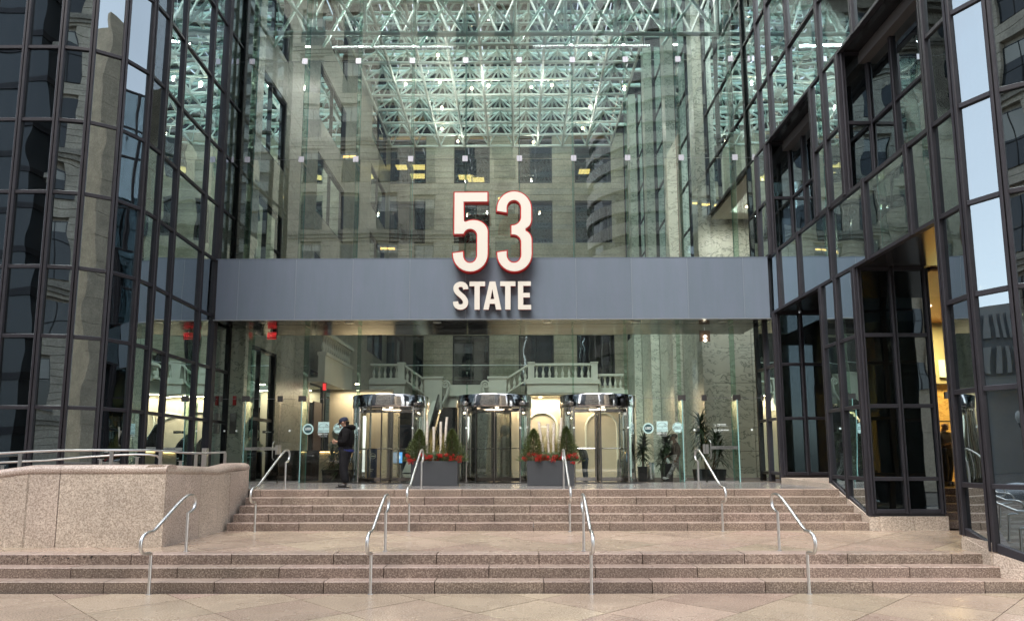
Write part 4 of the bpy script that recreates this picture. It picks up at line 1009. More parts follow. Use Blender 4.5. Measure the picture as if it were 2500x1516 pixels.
# dark escalator in the centre and its pale stringer
es = thing('escalator', 'black escalator rising in the middle of the lobby behind the left planter', 'escalator')
for k in range(22):
    b = B(); b.box(-4.75, -1.7, 36 + k * .38, 36.38 + k * .38, 1.26 + k * .0, 1.26 + (k + 1) * .2); b.obj('step', BLKG, es)
for x in (-4.85, -1.6):
    b = B(); b.slabx([(34.8, 1.3), (35.6, 1.3), (44.2, 5.9), (44.2, 6.9), (35.4, 2.2), (34.8, 2.1)], x - .05, x + .05); b.obj('side_panel', BLKG, es)
b = B(); b.add([(-6.0, 36.2, 1.3), (-5.55, 36.2, 1.3), (-4.75, 42.5, 5.6), (-5.2, 42.5, 5.6), (-6.0, 36.5, 1.3), (-5.55, 36.5, 1.3), (-4.75, 42.8, 5.6), (-5.2, 42.8, 5.6)], [(0, 1, 2, 3), (7, 6, 5, 4), (0, 4, 5, 1), (1, 5, 6, 2), (2, 6, 7, 3), (3, 7, 4, 0)]); b.obj('stringer', PLAST, es)

# ================================================================== LOWER GLASS WALL AND DOORS
lg = thing('lobby_glass_wall', 'frameless clear glass storefront wall under the blue-grey beam', 'glass wall')
lx = [-9.30, -8.44, -6.68, -5.0, -3.25, -1.57, .11, 1.78, 3.44, 5.12, 6.82, 7.72]
ZD = 3.9
for i, (a, c) in enumerate(zip(lx, lx[1:])):
    mid = 2 <= i <= 8
    b = B(); b.box(a + .004, c - .004, YG - .008, YG + .008, ZD + .006, 6.23); b.obj('glass_pane', LGLASS, lg)
    if i in (0, 10): b = B(); b.box(a + .004, c - .004, YG - .008, YG + .008, 1.33, ZD - .006); b.obj('glass_pane', LGLASS, lg)
    if i in (2,): b = B(); b.box(-6.66, -5.12, YG - .008, YG + .008, 1.33, ZD - .006); b.obj('glass_pane', LGLASS, lg)
    if i in (4,): b = B(); b.box(-2.70, -1.9, YG - .008, YG + .008, 1.33, ZD - .006); b.obj('glass_pane', LGLASS, lg)
    if i in (6,): b = B(); b.box(.50, 1.3, YG - .008, YG + .008, 1.33, ZD - .006); b.obj('glass_pane', LGLASS, lg)
    if i in (8,): b = B(); b.box(3.70, 5.10, YG - .008, YG + .008, 1.33, ZD - .006); b.obj('glass_pane', LGLASS, lg)
for x in lx[1:-1]:
    full = x in (-8.44, -6.68, 5.12, 6.82)
    b = B(); b.box(x - .010, x + .010, YG + .02, YG + .48, ZD + .08, 6.2); b.obj('glass_fin', FGLASS, lg)
    if full:
        b = B(); b.box(x - .012, x + .012, YG + .02, YG + .55, 1.28, ZD - .08); b.obj('glass_fin', FGLASS, lg)
        b = B(); b.box(x - .013, x + .013, YG - .05, YG - .012, 1.33, ZD - .06); b.obj('fin_edge', EDGE, lg)
        b = B(); b.box(x - .013, x + .013, YG + .552, YG + .555, 1.28, ZD - .08); b.obj('fin_edge', EDGE, lg)
for xx in (-9.22, -8.44, -7.37, -6.68, 5.12, 5.81, 6.82, 7.62):
    b = B(); hw = .12 if xx in (-8.44, -6.68, 5.12, 6.82) else .08 if xx in (-7.37, 5.81) else .04
    b.box(xx - hw, xx + hw, YG - .035, YG - .010, ZD - .09, ZD + .09)
    for a in (-1, 1):
        for c in (-1, 1): b.cyl((xx + a * (hw - .03), YG - .04, ZD + c * .06), (xx + a * (hw - .03), YG - .035, ZD + c * .06), .012, n=6)
    b.obj('patch_fitting', DFIT, lg)
b = B(); b.box(-9.3, -5.1, YG + .009, YG + .014, ZD - .005, ZD + .005); b.box(3.7, 7.72, YG + .009, YG + .014, ZD - .005, ZD + .005); b.obj('silicone_joint', GALV, lg)
for xx in (-9.07, -8.70, -7.04, 5.48, 7.25):
    b = B(); b.cyl((xx, YG - .0145, 2.91), (xx, YG - .0125, 2.91), .032, n=14); b.obj('safety_dot', WHITEP, lg)
def swing_door(x0_, x1_, hinge_right, label):
    t = thing('glass_door', label, 'door')
    b = B(); b.box(x0_ + .006, x1_ - .006, YG - .006, YG + .006, 1.36, ZD - .01); b.obj('glass_leaf', LGLASS, t)
    hx = x1_ if hinge_right else x0_
    b = B(); b.box(x0_ + .02, x1_ - .02, YG - .012, YG + .012, 1.325, 1.36); b.obj('floor_rail', STEEL, t)
    return t
t = swing_door(-8.42, -7.38, True, 'frameless glass swing door with a steel push bar, left side of the entrance')
b = B(); b.box(-8.40, -7.45, YG - .06, YG - .03, 2.315, 2.405); b.obj('push_bar', STEEL, t)
b = B(); b.box(-7.45, -7.37, YG - .05, YG - .008, 2.18, 2.47); b.box(-7.35, -7.28, YG - .05, YG - .008, 2.18, 2.47); b.obj('lock_plate', STEEL, t)
b = B(); b.tube([(-7.50, YG - .03, 2.02), (-7.51, YG - .12, 2.08), (-7.51, YG - .13, 2.52), (-7.50, YG - .03, 2.58)], .016, 8); b.obj('pull_handle', STEEL, t, True)
put_text('ACCESSIBLE ENTRANCE', .055, -7.9, YG - .062, 2.36, BLK, t)
swing_door(-7.36, -6.70, False, 'narrow fixed glass leaf between the left push-bar door and its fin')
t = swing_door(5.82, 6.80, False, 'frameless glass swing door with a steel push bar, right side of the entrance')
b = B(); b.box(5.95, 6.78, YG - .06, YG - .03, 2.32, 2.41); b.obj('push_bar', STEEL, t)
b = B(); b.box(5.72, 5.79, YG - .05, YG - .008, 2.18, 2.47); b.box(5.81, 5.89, YG - .05, YG - .008, 2.18, 2.47); b.obj('lock_plate', STEEL, t)
b = B(); b.tube([(5.93, YG - .03, 2.02), (5.935, YG - .12, 2.08), (5.935, YG - .13, 2.52), (5.93, YG - .03, 2.58)], .016, 8); b.obj('pull_handle', STEEL, t, True)
put_text('ACCESSIBLE ENTRANCE', .05, 6.38, YG - .062, 2.365, BLK, t)
swing_door(5.14, 5.80, True, 'narrow fixed glass leaf beside the palms, right of the entrance')
# ------------------------------------------------ window decals
def disc(x, z, r, mat, y, n=28, name='disc', parent=None):
    b = B(); b.cyl((x, y, z), (x, y + .0012, z), r, n=n); return b.obj(name, mat, parent)
yd = YG - .012
def decals(x1_, x2_, x3_, tagw):
    t = thing('window_decal', f'round green building certification decal on the glass, {tagw}', 'sticker', (0, 0, 0), 0, 'round decals on the lobby glass')
    disc(x1_, 2.96, .168, AQUA, yd, parent=t); disc(x1_, 2.96, .125, TEAL, yd - .002, parent=t, name='centre')
    put_text('LEED', .10, x1_, yd - .004, 2.965, WHITEP, t, bold=.003, sx=.85)
    t = thing('window_decal', f'square pale aqua energy label decal with a white year line, {tagw}', 'sticker', (0, 0, 0), 0, 'square decals on the lobby glass')
    b = B(); b.box(x2_ - .17, x2_ + .17, yd, yd + .0012, 2.85, 3.18); b.obj('label_sheet', AQUA, t)
    b = B(); pr = arcp(x2_, 2.97, .165, .165, 12, 168, 20); b.tube([(p[0], yd - .003, p[1]) for p in pr], .004, 4); b.box(x2_ - .165, x2_ + .165, yd - .002, yd - .001, 2.925, 2.93); b.obj('arc_print', TEAL, t)
    b = B(); sc_ = [(-.14, 0), (-.12, .03), (-.10, 0), (-.08, .025), (-.06, 0), (-.045, .03), (-.03, 0), (-.01, .03), (0, -.05), (.02, .03), (.04, .0), (.06, .05), (.075, 0), (.1, .03), (.12, 0), (.14, .02)]
    b.tube([(x2_ + p[0], yd - .003, 3.0 + p[1]) for p in sc_], .004, 4)
    st_ = []
    for i in range(11):
        a = PI / 2 + i * PI / 5; r = .045 if i % 2 == 0 else .02; st_.append((x2_ + .09 + r * math.cos(a), yd - .003, 3.06 + r * math.sin(a)))
    b.tube(st_, .0035, 4); b.obj('script_print', TEAL, t)
    put_text('ENERGY STAR', .05, x2_, yd - .003, 2.885, TEAL, t, sx=.95)
    put_text('2024', .07, x2_ - .10, yd - .003, 2.80, WHITEP, t, bold=.002)
    put_text('BUILDING', .033, x2_ + .07, yd - .003, 2.815, WHITEP, t); put_text('CERTIFIED', .033, x2_ + .07, yd - .003, 2.785, WHITEP, t)
    put_text('4 YEARS CERTIFIED', .03, x2_, yd - .003, 2.73, WHITEP, t)
    t = thing('window_decal', f'round aqua healthy building decal with a broken dark ring, {tagw}', 'sticker', (0, 0, 0), 0, 'healthy building decals on the glass')
    disc(x3_, 2.98, .165, AQUA, yd, parent=t)
    b = B()
    for k in range(6):
        pr = arcp(x3_, 2.98, .14, .14, k * 60 + 6, k * 60 + 44, 6); b.tube([(p[0], yd - .003, p[1]) for p in pr], .008, 4)
    b.obj('ring_print', TEAL, t)
    put_text('HEALTHY', .05, x3_, yd - .003, 3.0, TEAL, t, bold=.001); put_text('BUILDINGS', .045, x3_, yd - .003, 2.95, TEAL, t, bold=.001)
decals(-6.47, -5.99, -5.52, 'left of the revolving doors')
decals(4.06, 4.49, 4.97, 'right of the revolving doors')
t = thing('window_decal', 'white deliveries and no smoking lettering on the right glass door', 'sticker')
put_text('DELIVERIES', .055, 6.19, YG - .012, 3.07, WHITEP, t, 'LEFT', bold=.001); put_text('PLEASE USE THE LOADING DOCK', .022, 6.19, YG - .012, 3.02, WHITEP, t, 'LEFT')
put_text('NO SMOKING', .055, 6.19, YG - .012, 2.90, WHITEP, t, 'LEFT', bold=.001); put_text('WITHIN 25 FEET', .022, 6.19, YG - .012, 2.855, WHITEP, t, 'LEFT')
b = B(); pr = arcp(6.12, 2.89, .04, .04, 0, 360, 16); b.tube([(p[0], YG - .012, p[1]) for p in pr], .004, 4); b.box(6.07, 6.17, YG - .013, YG - .011, 2.885, 2.895)
b.tube([(6.08, YG - .012, 3.1), (6.12, YG - .012, 3.04), (6.16, YG - .012, 3.07), (6.11, YG - .012, 2.99)], .004, 4); b.obj('icon_print', WHITEP, t)
t = thing('window_decal', 'small black hanging sign with white script beside the left door', 'sticker')
b = B(); b.box(-8.15, -7.78, 22.0, 22.01, 2.86, 2.94); b.obj('plate', BLK, t); put_text('Be Great', .05, -7.96, 21.995, 2.90, WHITEP, t)
t = thing('window_decal', 'white tenant lettering above the right planter', 'sticker')
put_text('Allianz', .10, .88, YG - .012, 3.02, WHITEP, t, bold=.001)
b = B(); pr = arcp(1.12, 3.02, .04, .04, 0, 360, 16); b.tube([(p[0], YG - .012, p[1]) for p in pr], .005, 4); b.box(1.115, 1.125, YG - .013, YG - .011, 2.995, 3.045); b.obj('round_emblem', WHITEP, t)

# ================================================================== REVOLVING DOORS
def revolving(cx, a_wing, label):
    cyy = 21.3; R_ = 1.13; t = thing('revolving_door', label, 'door', (cx, cyy, 1.33), 0, 'cylindrical revolving doors')
    zt_, zh = 2.60, 2.25   # top of drum, underside
    b = B(); b.lathe([(R_ - .04, zh), (R_ + .03, zh), (R_ + .035, zh + .02), (R_ + .035, zt_), (R_ + .02, zt_ + .02), (.001, zt_ + .025)], 0, 0, 56); b.obj('canopy_drum', CHROME, t, True)
    b = B(); b.lathe([(R_ - .04, zh + .002), (.001, zh + .004)], 0, 0, 40); b.obj('ceiling', DCHROME, t)
    b = B(); b.lathe([(R_, 0), (R_ + .01, 0), (R_ + .01, .012), (.01, .014)], 0, 0, 40); b.obj('floor_ring', DCHROME, t)
    # curved side screens
    for s in (0, PI):
        for (a0, a1) in ((-45, 45),):
            A0, A1 = math.radians(a0) + s, math.radians(a1) + s
            b = B(); b.lathe([(R_ - .008, .10), (R_ - .008, zh), (R_ + .008, zh), (R_ + .008, .10)], 0, 0, 14, a0=A0, a1=A1); b.obj('curved_glass', RGLASS, t, True)
            b = B(); b.lathe([(R_ - .03, .0), (R_ - .03, .10), (R_ + .03, .10), (R_ + .03, 0)], 0, 0, 14, a0=A0, a1=A1); b.obj('base_rail', DCHROME, t, True)
            for A in (A0, A1):
                b = B(); b.cyl((R_ * math.cos(A), R_ * math.sin(A), 0), (R_ * math.cos(A), R_ * math.sin(A), zh), .03, n=12); b.obj('jamb_post', CHROME, t, True)
    b = B(); b.cyl((0, 0, .01), (0, 0, zh), .045, n=14); b.obj('centre_shaft', DCHROME, t, True)
    wg = thing('wing', None, None); 
    for k in range(4):
        A = math.radians(a_wing + 90 * k); d = Vector((math.cos(A), math.sin(A))); n = Vector((-d.y, d.x)) 
        def bar(r0, r1, z0, z1, th):
            p = [d * r0 + n * th, d * r0 - n * th, d * r1 - n * th, d * r1 + n * th]; return [(q.x, q.y) for q in p], z0, z1
        fr = B()
        for args in ((.05, R_ - .05, .03, .14, .02), (.05, R_ - .05, zh - .12, zh - .02, .02), (.05, .09, .141, zh - .121, .019), (R_ - .09, R_ - .05, .141, zh - .121, .019)): 
            pl, z0, z1 = bar(*args); fr.prism(pl, z0, z1)
        f = fr.obj('wing_frame', DCHROME, t)
        pl, z0, z1 = bar(.091, R_ - .091, .141, zh - .121, .004); B().prism(pl, z0, z1).obj('glass', RGLASS, f)
        hb = B(); p0 = d * .1 + n * .07; p1 = d * (R_ - .1) + n * .07; hb.cyl((p0.x, p0.y, 1.02), (p1.x, p1.y, 1.02), .014, n=8); hb.obj('push_bar', CHROME, f, True)
        sw = B(); pl, z0, z1 = bar(R_ - .049, R_ - .03, .03, zh - .02, .01); sw.prism(pl, z0, z1).obj('brush_seal', BLK, f)
    bpy.data.objects.remove(wg)
    for (x, y) in ((.1, -.55),):
        b = B(); b.cyl((x, y, zh - .02), (x, y, zh), .055, n=12); b.obj('ceiling_lamp', LAMPD, t)
    area_light('drum_lamp', (cx, cyy, 1.33 + zh - .03), .5, 7, (1, .85, .62))
    for sx2 in (-.62, .62):
        b = B(); b.cyl((sx2 * R_ * 1.15, -.845, 1.62), (sx2 * R_ * 1.15, -.842, 1.62), .03, n=12); b.obj('safety_dot', WHITEP, t)
    return t
revolving(-3.91, 86, 'polished steel revolving door, leftmost of three, behind the standing man')
revolving(-.70, 62, 'polished steel revolving door, middle of three, between the planters')
revolving(2.50, 88, 'polished steel revolving door, rightmost of three, with a wet floor sign inside')
b = B(); b.box(-5.1, 3.7, 20.2, 22.4, 1.321, 1.3295); tag(b.obj('door_mat', pbr('mat_black', (.03, .03, .03), .8)), 'dark floor plate under the three revolving doors', 'mat')
# ================================================================== PLANTERS
def rnd(a, b): return random.uniform(a, b)
def conifer(x, y, z, h, r, label):
    t = thing('conifer_shrub', label, 'shrub', (x, y, z), 0, 'small conifers in the planters')
    b = B(); b.cyl((0, 0, 0), (0, 0, h * .8), .022, .008, 7); b.obj('trunk', pbr('twig', (.10, .06, .035), .8), t)
    b = B()
    for i in range(4200):
        k = random.random() ** 1.25; zz = .03 + k * (h - .04); rr = r * (1 - k) ** .75 * (.3 + .85 * random.random() ** .6) * (1 + .22 * math.sin(zz * 26 + (i % 5) * 1.3) + .15 * math.sin(5 * zz * 3 + (i % 11))); a = rnd(0, 2 * PI)
        c = Vector((rr * math.cos(a), rr * math.sin(a), zz)); d = Vector((math.cos(a) * rnd(.3, 1), math.sin(a) * rnd(.3, 1), rnd(.2, 1.1))).normalized(); s = d.cross(Vector((rnd(-1, 1), rnd(-1, 1), rnd(-1, 1)))).normalized()
        L = rnd(.03, .085); w_ = rnd(.005, .012)
        b.add([c - s * w_, c + s * w_, c + d * L], [(0, 1, 2)])
    stuff(b.obj('foliage', CONIF, t))
def birch(x, y, z, h, r, lean, label):
    t = thing('birch_pole', label, 'branch', (x, y, z), 0, 'white birch poles in the planters')
    pts = [(lean * k * h + .012 * math.sin(k * 5 + x * 9), .01 * math.sin(k * 7), k * h) for k in [i / 7 for i in range(8)]]
    b = B(); b.tube(pts, [r * (1.08 - .02 * i) for i in range(8)], 10); b.obj('bark', BIRCH, t, True)
    b = B()
    for i in range(6):
        k = rnd(.1, .97); a = rnd(PI, 2 * PI); b.ball((lean * k * h + r * .85 * math.cos(a), r * .85 * math.sin(a), k * h), r * .38, 6, 4, sz=.7)
    b.obj('knot', BLK, t, True)
BIRCH = pbr('birch_bark', (.74, .70, .63), .65, noise=(22, .16, (.52, .44, .36)), bump=(40, .002))
def planter(cx, y0, side_, poles):
    W_, Dp, Hh = 1.26, .62, .66
    t = thing('planter_box', f'rectangular charcoal grey planter box, {side_} of the two', 'planter', (cx, y0, 1.33), 0, 'charcoal planters by the doors')
    b = B(); e = .012; x0_, x1_ = -W_ / 2, W_ / 2
    for a, c, d, f in ((x0_, x1_, 0, .03), (x0_, x1_, Dp - .03, Dp), (x0_, x0_ + .03, .03, Dp - .03), (x1_ - .03, x1_, .03, Dp - .03)): b.box(a, c, d, f, 0, Hh)
    b.obj('box', PLANTER, t)
    b = B(); b.box(x0_ + .03, x1_ - .03, .03, Dp - .03, Hh - .08, Hh - .04); b.obj('soil', SOIL, t)
    zt_ = 1.33 + Hh - .05
    conifer(cx - .45, y0 + .30, zt_, rnd(.88, .95), .36, f'dark green cone-shaped conifer at the left end of the {side_} planter')
    conifer(cx + .45, y0 + .30, zt_, rnd(.90, 1.0), .35, f'dark green cone-shaped conifer at the right end of the {side_} planter')
    for i, (dx, h, ln) in enumerate(poles):
        birch(cx + dx, y0 + .25 + .03 * (i % 2), zt_, h, .037, ln, f'white birch pole with dark knots in the {side_} planter, ' + ('first', 'second', 'third', 'fourth')[i] + ' from the left')
    # reeds
    b = B()
    for i in range(110):
        x, y = rnd(-.30, .32), rnd(.18, .45); h = rnd(.35, .95); lx, ly = rnd(-.16, .16), rnd(-.1, .1)
        p = [(cx + x + lx * k * k, y0 + y + ly * k * k, zt_ + h * k) for k in (0, .4, .75, 1)]; b.tube(p, [.007, .006, .005, .002], 3)
    tag(stuff(b.obj('dry_reeds', STRAW)), f'bundle of dry yellow reeds among the birch poles, {side_} planter', 'reeds')
    # pine sprigs
    b = B()
    for i in range(80):
        x, y = rnd(-.34, .32), rnd(.06, .3); c = Vector((cx + x, y0 + y, zt_ + rnd(.08, .2))); ax = Vector((rnd(-.8, .8), rnd(-.9, .1), rnd(.2, .9))).normalized()
        for k in range(34):
            q = c + ax * rnd(-.01, .11); d = (ax + Vector((rnd(-1, 1), rnd(-1, 1), rnd(-1, 1))) * .75).normalized(); s = d.cross(ax).normalized() * .0028
            b.add([q - s, q + s, q + d * rnd(.05, .095)], [(0, 1, 2)])
    tag(stuff(b.obj('pine_sprigs', PINE)), f'pale green pine sprigs around the foot of the birch poles, {side_} planter', 'greenery')
    # berries on twigs
    b = B()
    clumps = [(rnd(-.74, .74), rnd(-.06, .2), rnd(-.04, .20), rnd(.04, .10)) for _ in range(34)]
    for cxx, cyy, cz, cr in clumps:
        for k in range(42):
            v = Vector((rnd(-1, 1), rnd(-1, 1), rnd(-.8, 1))); v = v.normalized() * cr * random.random() ** .4
            p = Vector((cx + max(-.78, min(.78, cxx + v.x)), y0 + cyy + v.y - .02, zt_ + .03 + cz + v.z * .8)); r = rnd(.0085, .0135)
            b.add([p + Vector((r, 0, 0)), p + Vector((0, r, 0)), p + Vector((-r, 0, 0)), p + Vector((0, -r, 0)), p + Vector((0, 0, r)), p + Vector((0, 0, -r))], [(0, 1, 4), (1, 2, 4), (2, 3, 4), (3, 0, 4), (1, 0, 5), (2, 1, 5), (3, 2, 5), (0, 3, 5)])
    tag(stuff(b.obj('winterberries', BERRY)), f'red winterberries spilling over the rim of the {side_} planter', 'berries')
    b = B()
    for cxx, cyy, cz, cr in clumps:
        for k in range(5):
            b.tube([(cx + cxx * .9, y0 + cyy + .08, zt_ - .02), (cx + cxx + rnd(-.08, .08), y0 + cyy + rnd(-.05, .05), zt_ + cz + rnd(.05, .14))], .0025, 3)
    tag(stuff(b.obj('berry_twigs', pbr('berry_twig', (.12, .06, .04), .8))), f'thin brown berry twigs in the {side_} planter', 'twigs')
planter(-2.24, 18.72, 'left', [(-.21, 1.16, -.03), (-.06, .98, .0), (.13, 1.12, .02), (.25, 1.25, .05)])
planter(.91, 18.72, 'right', [(-.18, 1.12, -.10), (-.03, 1.06, -.02), (.10, 1.08, .0), (.22, 1.22, .08)])

# ================================================================== INDOOR PALMS
def blade(b, c, az_, el_, L, w_, droop):
    pts = []; d = Vector((math.cos(az_) * math.cos(el_), math.sin(az_) * math.cos(el_), math.sin(el_))); p = Vector(c); s = Vector((-math.sin(az_), math.cos(az_), 0))
    n = 5
    for i in range(n + 1):
        k = i / n; ww = w_ * (1 - k) ** .6 * (.5 + min(k * 3, .5)); pts += [p - s * ww, p + s * ww]; p = p + d * L / n; d = (d + Vector((0, 0, -droop))).normalized()
    b.add(pts, [(2 * i, 2 * i + 1, 2 * i + 3, 2 * i + 2) for i in range(n)])
def palm(x, y, z, heads, pot, label, leafL=.55):
    t = thing('palm_plant', label, 'plant', (x, y, z), 0, 'potted dracaenas in the lobby')
    (w0, w1, dp, ph) = pot
    b = B(); v = []
    for (hw, hd, zz) in ((w0 / 2, dp * .42, 0), (w1 / 2, dp / 2, ph), (w1 / 2 - .03, dp / 2 - .03, ph), (w1 / 2 - .03, dp / 2 - .03, ph - .05)): v += [(-hw, -hd, zz), (hw, -hd, zz), (hw, hd, zz), (-hw, hd, zz)]
    b.add(v, [(3, 2, 1, 0)] + [(k * 4 + i, k * 4 + (i + 1) % 4, k * 4 + 4 + (i + 1) % 4, k * 4 + 4 + i) for k in range(3) for i in range(4)] + [(12, 13, 14, 15)]); b.obj('pot', BLK, t)
    sb = B(); fb = B()
    for (hx, hy, hz) in heads:
        sb.tube([(hx * .4, hy * .4, ph - .05), (hx * .8, hy * .8, ph + (hz - ph) * .5), (hx, hy, hz)], [.028, .024, .018], 7)
        for i in range(120):
            k = random.random(); blade(fb, (hx, hy, hz - .22 + k * .34), rnd(0, 2 * PI), rnd(-.5, .3) + k * 1.1, leafL * rnd(.8, 1.25), .027, rnd(.16, .38))
    sb.obj('stem', pbr('cane', (.16, .12, .07), .8), t, True); stuff(fb.obj('foliage', LEAF, t))
palm(-5.78, 22.5, 1.27, [(0, 0, 1.15), (.25, .1, .85), (-.25, .05, .7), (.05, -.1, .55)], (.95, 1.0, .5, .42), 'leafy dracaena in a wide black pot behind the standing man', .5)
palm(4.9, 22.7, 1.27, [(0, 0, 1.28), (.05, 0, 1.0), (-.1, .05, .75)], (.30, .38, .34, .60), 'spiky dracaena in a tall narrow black pot behind the walking person', .52)
palm(4.15, 22.9, 1.27, [(0, 0, .98), (.05, 0, 1.25)], (.25, .3, .3, .5), 'dracaena partly hidden beside the right revolving door', .48)
palm(6.2, 22.4, 1.27, [(-.25, 0, 1.85), (-.15, .1, 1.45), (.25, 0, 1.25), (-.2, -.1, 1.05), (.35, .05, .9)], (.88, .96, .5, .42), 'tall double dracaena in a wide black pot behind the right glass door', .55)
tb = thing('waste_bin', 'cylindrical polished steel waste bin inside, by the right revolving door', 'bin', (4.22, 21.9, 1.27))
b = B(); b.lathe([(.11, 0), (.115, .02), (.115, .62), (.105, .65)], 0, 0, 24); b.obj('body', CHROME, tb, True)
b = B(); b.lathe([(.104, .645), (.02, .648)], 0, 0, 16); b.obj('lid', BLK, tb, True)

# ================================================================== LOBBY THINGS
pd = thing('stone_pedestal', 'pale stone pedestal topped by a ball, behind the middle revolving door', 'pedestal', (-.45, 27, 1.27))
b = B()
for (hw, z0_, z1_) in ((.30, 0, .14), (.26, .14, .26), (.21, .26, 1.22), (.25, 1.22, 1.30), (.28, 1.30, 1.38), (.20, 1.38, 1.50), (.23, 1.5, 1.56)): b.box(-hw, hw, -hw, hw, z0_, z1_)
b.obj('plinth', PLAST, pd)
b = B(); b.lathe([(.09, 1.56), (.06, 1.62), (.08, 1.66)], 0, 0, 12); b.ball((0, 0, 1.86), .21, 18, 12); b.obj('ball', PLAST, pd, True)
pd = thing('stone_pedestal', 'pale stone pedestal topped by a ball, deep in the lobby near the left door', 'pedestal', (-7.6, 29, 1.27))
b = B()
for (hw, z0_, z1_) in ((.30, 0, .14), (.26, .14, .26), (.21, .26, 1.22), (.25, 1.22, 1.30), (.28, 1.30, 1.38), (.20, 1.38, 1.50)): b.box(-hw, hw, -hw, hw, z0_, z1_)
b.obj('plinth', PLAST, pd); b = B(); b.lathe([(.09, 1.5), (.06, 1.56), (.08, 1.6)], 0, 0, 12); b.ball((0, 0, 1.80), .21, 18, 12); b.obj('ball', PLAST, pd, True)
wf = thing('wet_floor_sign', 'white folding caution wet floor sign inside the right revolving door', 'sign', (3.47, 22.75, 1.33))
for s_ in (0, 1):
    b = B(); b.slabx([(0, 0), (.012, 0), (.14, .68), (.128, .68)] if s_ == 0 else [(.26, 0), (.272, 0), (.144, .68), (.132, .68)], -.16, .16); b.obj('board', pbr('sign_white', (.75, .8, .78), .5), wf)
tl = math.atan2(.128, .68)
for s, sz, z_ in (('CAUTION', .062, .33), ('WET FLOOR', .055, .27), ('53', .07, .07)):
    put_text(s, sz, 0, .128 * z_ / .68 - .006, z_, BLK if s != '53' else RED, wf, bold=.001, rot=(PI / 2 - tl, 0, 0))
b = B(); b.tube([(-.05, .075, .42), (0, .08, .46), (.05, .09, .50)], .008, 5); b.tube([(0, .08, .46), (-.05, .088, .5)], .007, 5); b.tube([(0, .08, .46), (.05, .075, .42)], .007, 5); b.ball((.02, .088, .525), .014, 8, 5); b.box(-.05, .05, .10, .112, .60, .63); b.obj('slip_icon', BLK, wf)
ki = thing('info_kiosk', 'lobby kiosk with a glowing blue touch screen, seen through the left revolving door', 'kiosk', (-4.36, 24.8, 1.27))
b = B(); b.box(-.18, .18, 0, .12, 0, .56); b.obj('stand', pbr('kiosk_grey', (.3, .3, .28), .4), ki)
b = B(); b.box(-.27, .27, -.03, .02, .60, 1.02); b.obj('bezel', BLK, ki); b = B(); b.box(-.25, .25, -.034, -.031, .62, 1.0); b.obj('screen', SCREEN, ki)
b = B(); b.cyl((.12, -.036, .82), (.12, -.035, .82), .07, n=16); 
for k in range(5): b.box(-.2, -.02, -.037, -.036, .70 + k * .05, .712 + k * .05)
b.obj('screen_graphic', emis('screen_white', (.6, .8, 1), .3), ki)
b = B(); b.box(-.13, .13, -.02, -.005, .42, .56); b.obj('paper_notice', WHITEP, ki)
bn = thing('banner_stand', 'dark blue roll-up banner with a round white emblem in the lobby', 'banner', (-4.95, 23.6, 1.27))
b = B(); b.box(-.17, .17, 0, .012, .03, 1.12); b.obj('banner_sheet', pbr('banner_blue', (.03, .06, .14), .5), bn); b = B(); b.box(-.19, .19, -.06, .07, 0, .03); b.obj('base', STEEL, bn)
b = B(); pr = arcp(.03, .86, .09, .09, 0, 360, 20); b.tube([(p[0], -.004, p[1]) for p in pr], .008, 4); b.box(-.04, .10, -.004, -.002, .84, .88); b.box(-.1, .06, -.004, -.002, .4, .42); b.box(-.1, .02, -.004, -.002, .34, .36); b.obj('emblem_print', WHITEP, bn)
rd = thing('reception_desk', 'long dark reception desk with a pale lit front panel behind the palm', 'desk', (-6.9, 24.4, 1.27))
b = B(); b.box(-1.9, -.05, 0, .6, 0, 1.02); b.box(-2.0, .6, -.1, .7, 1.02, 1.07); b.obj('desk_body', BLKG, rd)
b = B(); b.box(-.03, 1.45, -.2, -.16, .02, .98); b.obj('front_panel', pbr('desk_panel', (.72, .66, .52), .5), rd)
b = B(); b.box(-.0, 1.42, -.24, -.21, 1.0, 1.02); b.obj('light_strip', emis('desk_glow', (1, .62, .25), 2), rd)
sp = thing('security_partition', 'low black partition with steel rails deep in the lobby, left side', 'partition')
b = B(); b.box(-8.9, -7.0, 26.4, 26.5, 1.26, 2.3); b.obj('panel', BLKG, sp)
for z_ in (1.75, 2.1): b = B(); b.cyl((-8.8, 25.9, z_), (-6.2, 25.9, z_), .018, n=6); b.obj('rail', STEEL, sp)
for x in (-8.7, -7.5, -6.3): b = B(); b.cyl((x, 25.9, 1.26), (x, 25.9, 2.15), .02, n=6); b.obj('post', DCHROME, sp)
rdr = thing('lobby_door', 'dark red timber door in the recess below the side balcony', 'door')
b = B(); b.box(-9.198, -9.12, 30.8, 32.0, 1.27, 4.6); b.obj('leaf', pbr('red_timber', (.03, .008, .006), .5), rdr); b = B(); b.box(-9.12, -9.10, 31.0, 31.8, 1.5, 2.4); b.obj('amber_panel', pbr('amber', (.45, .2, .03), .4), rdr)
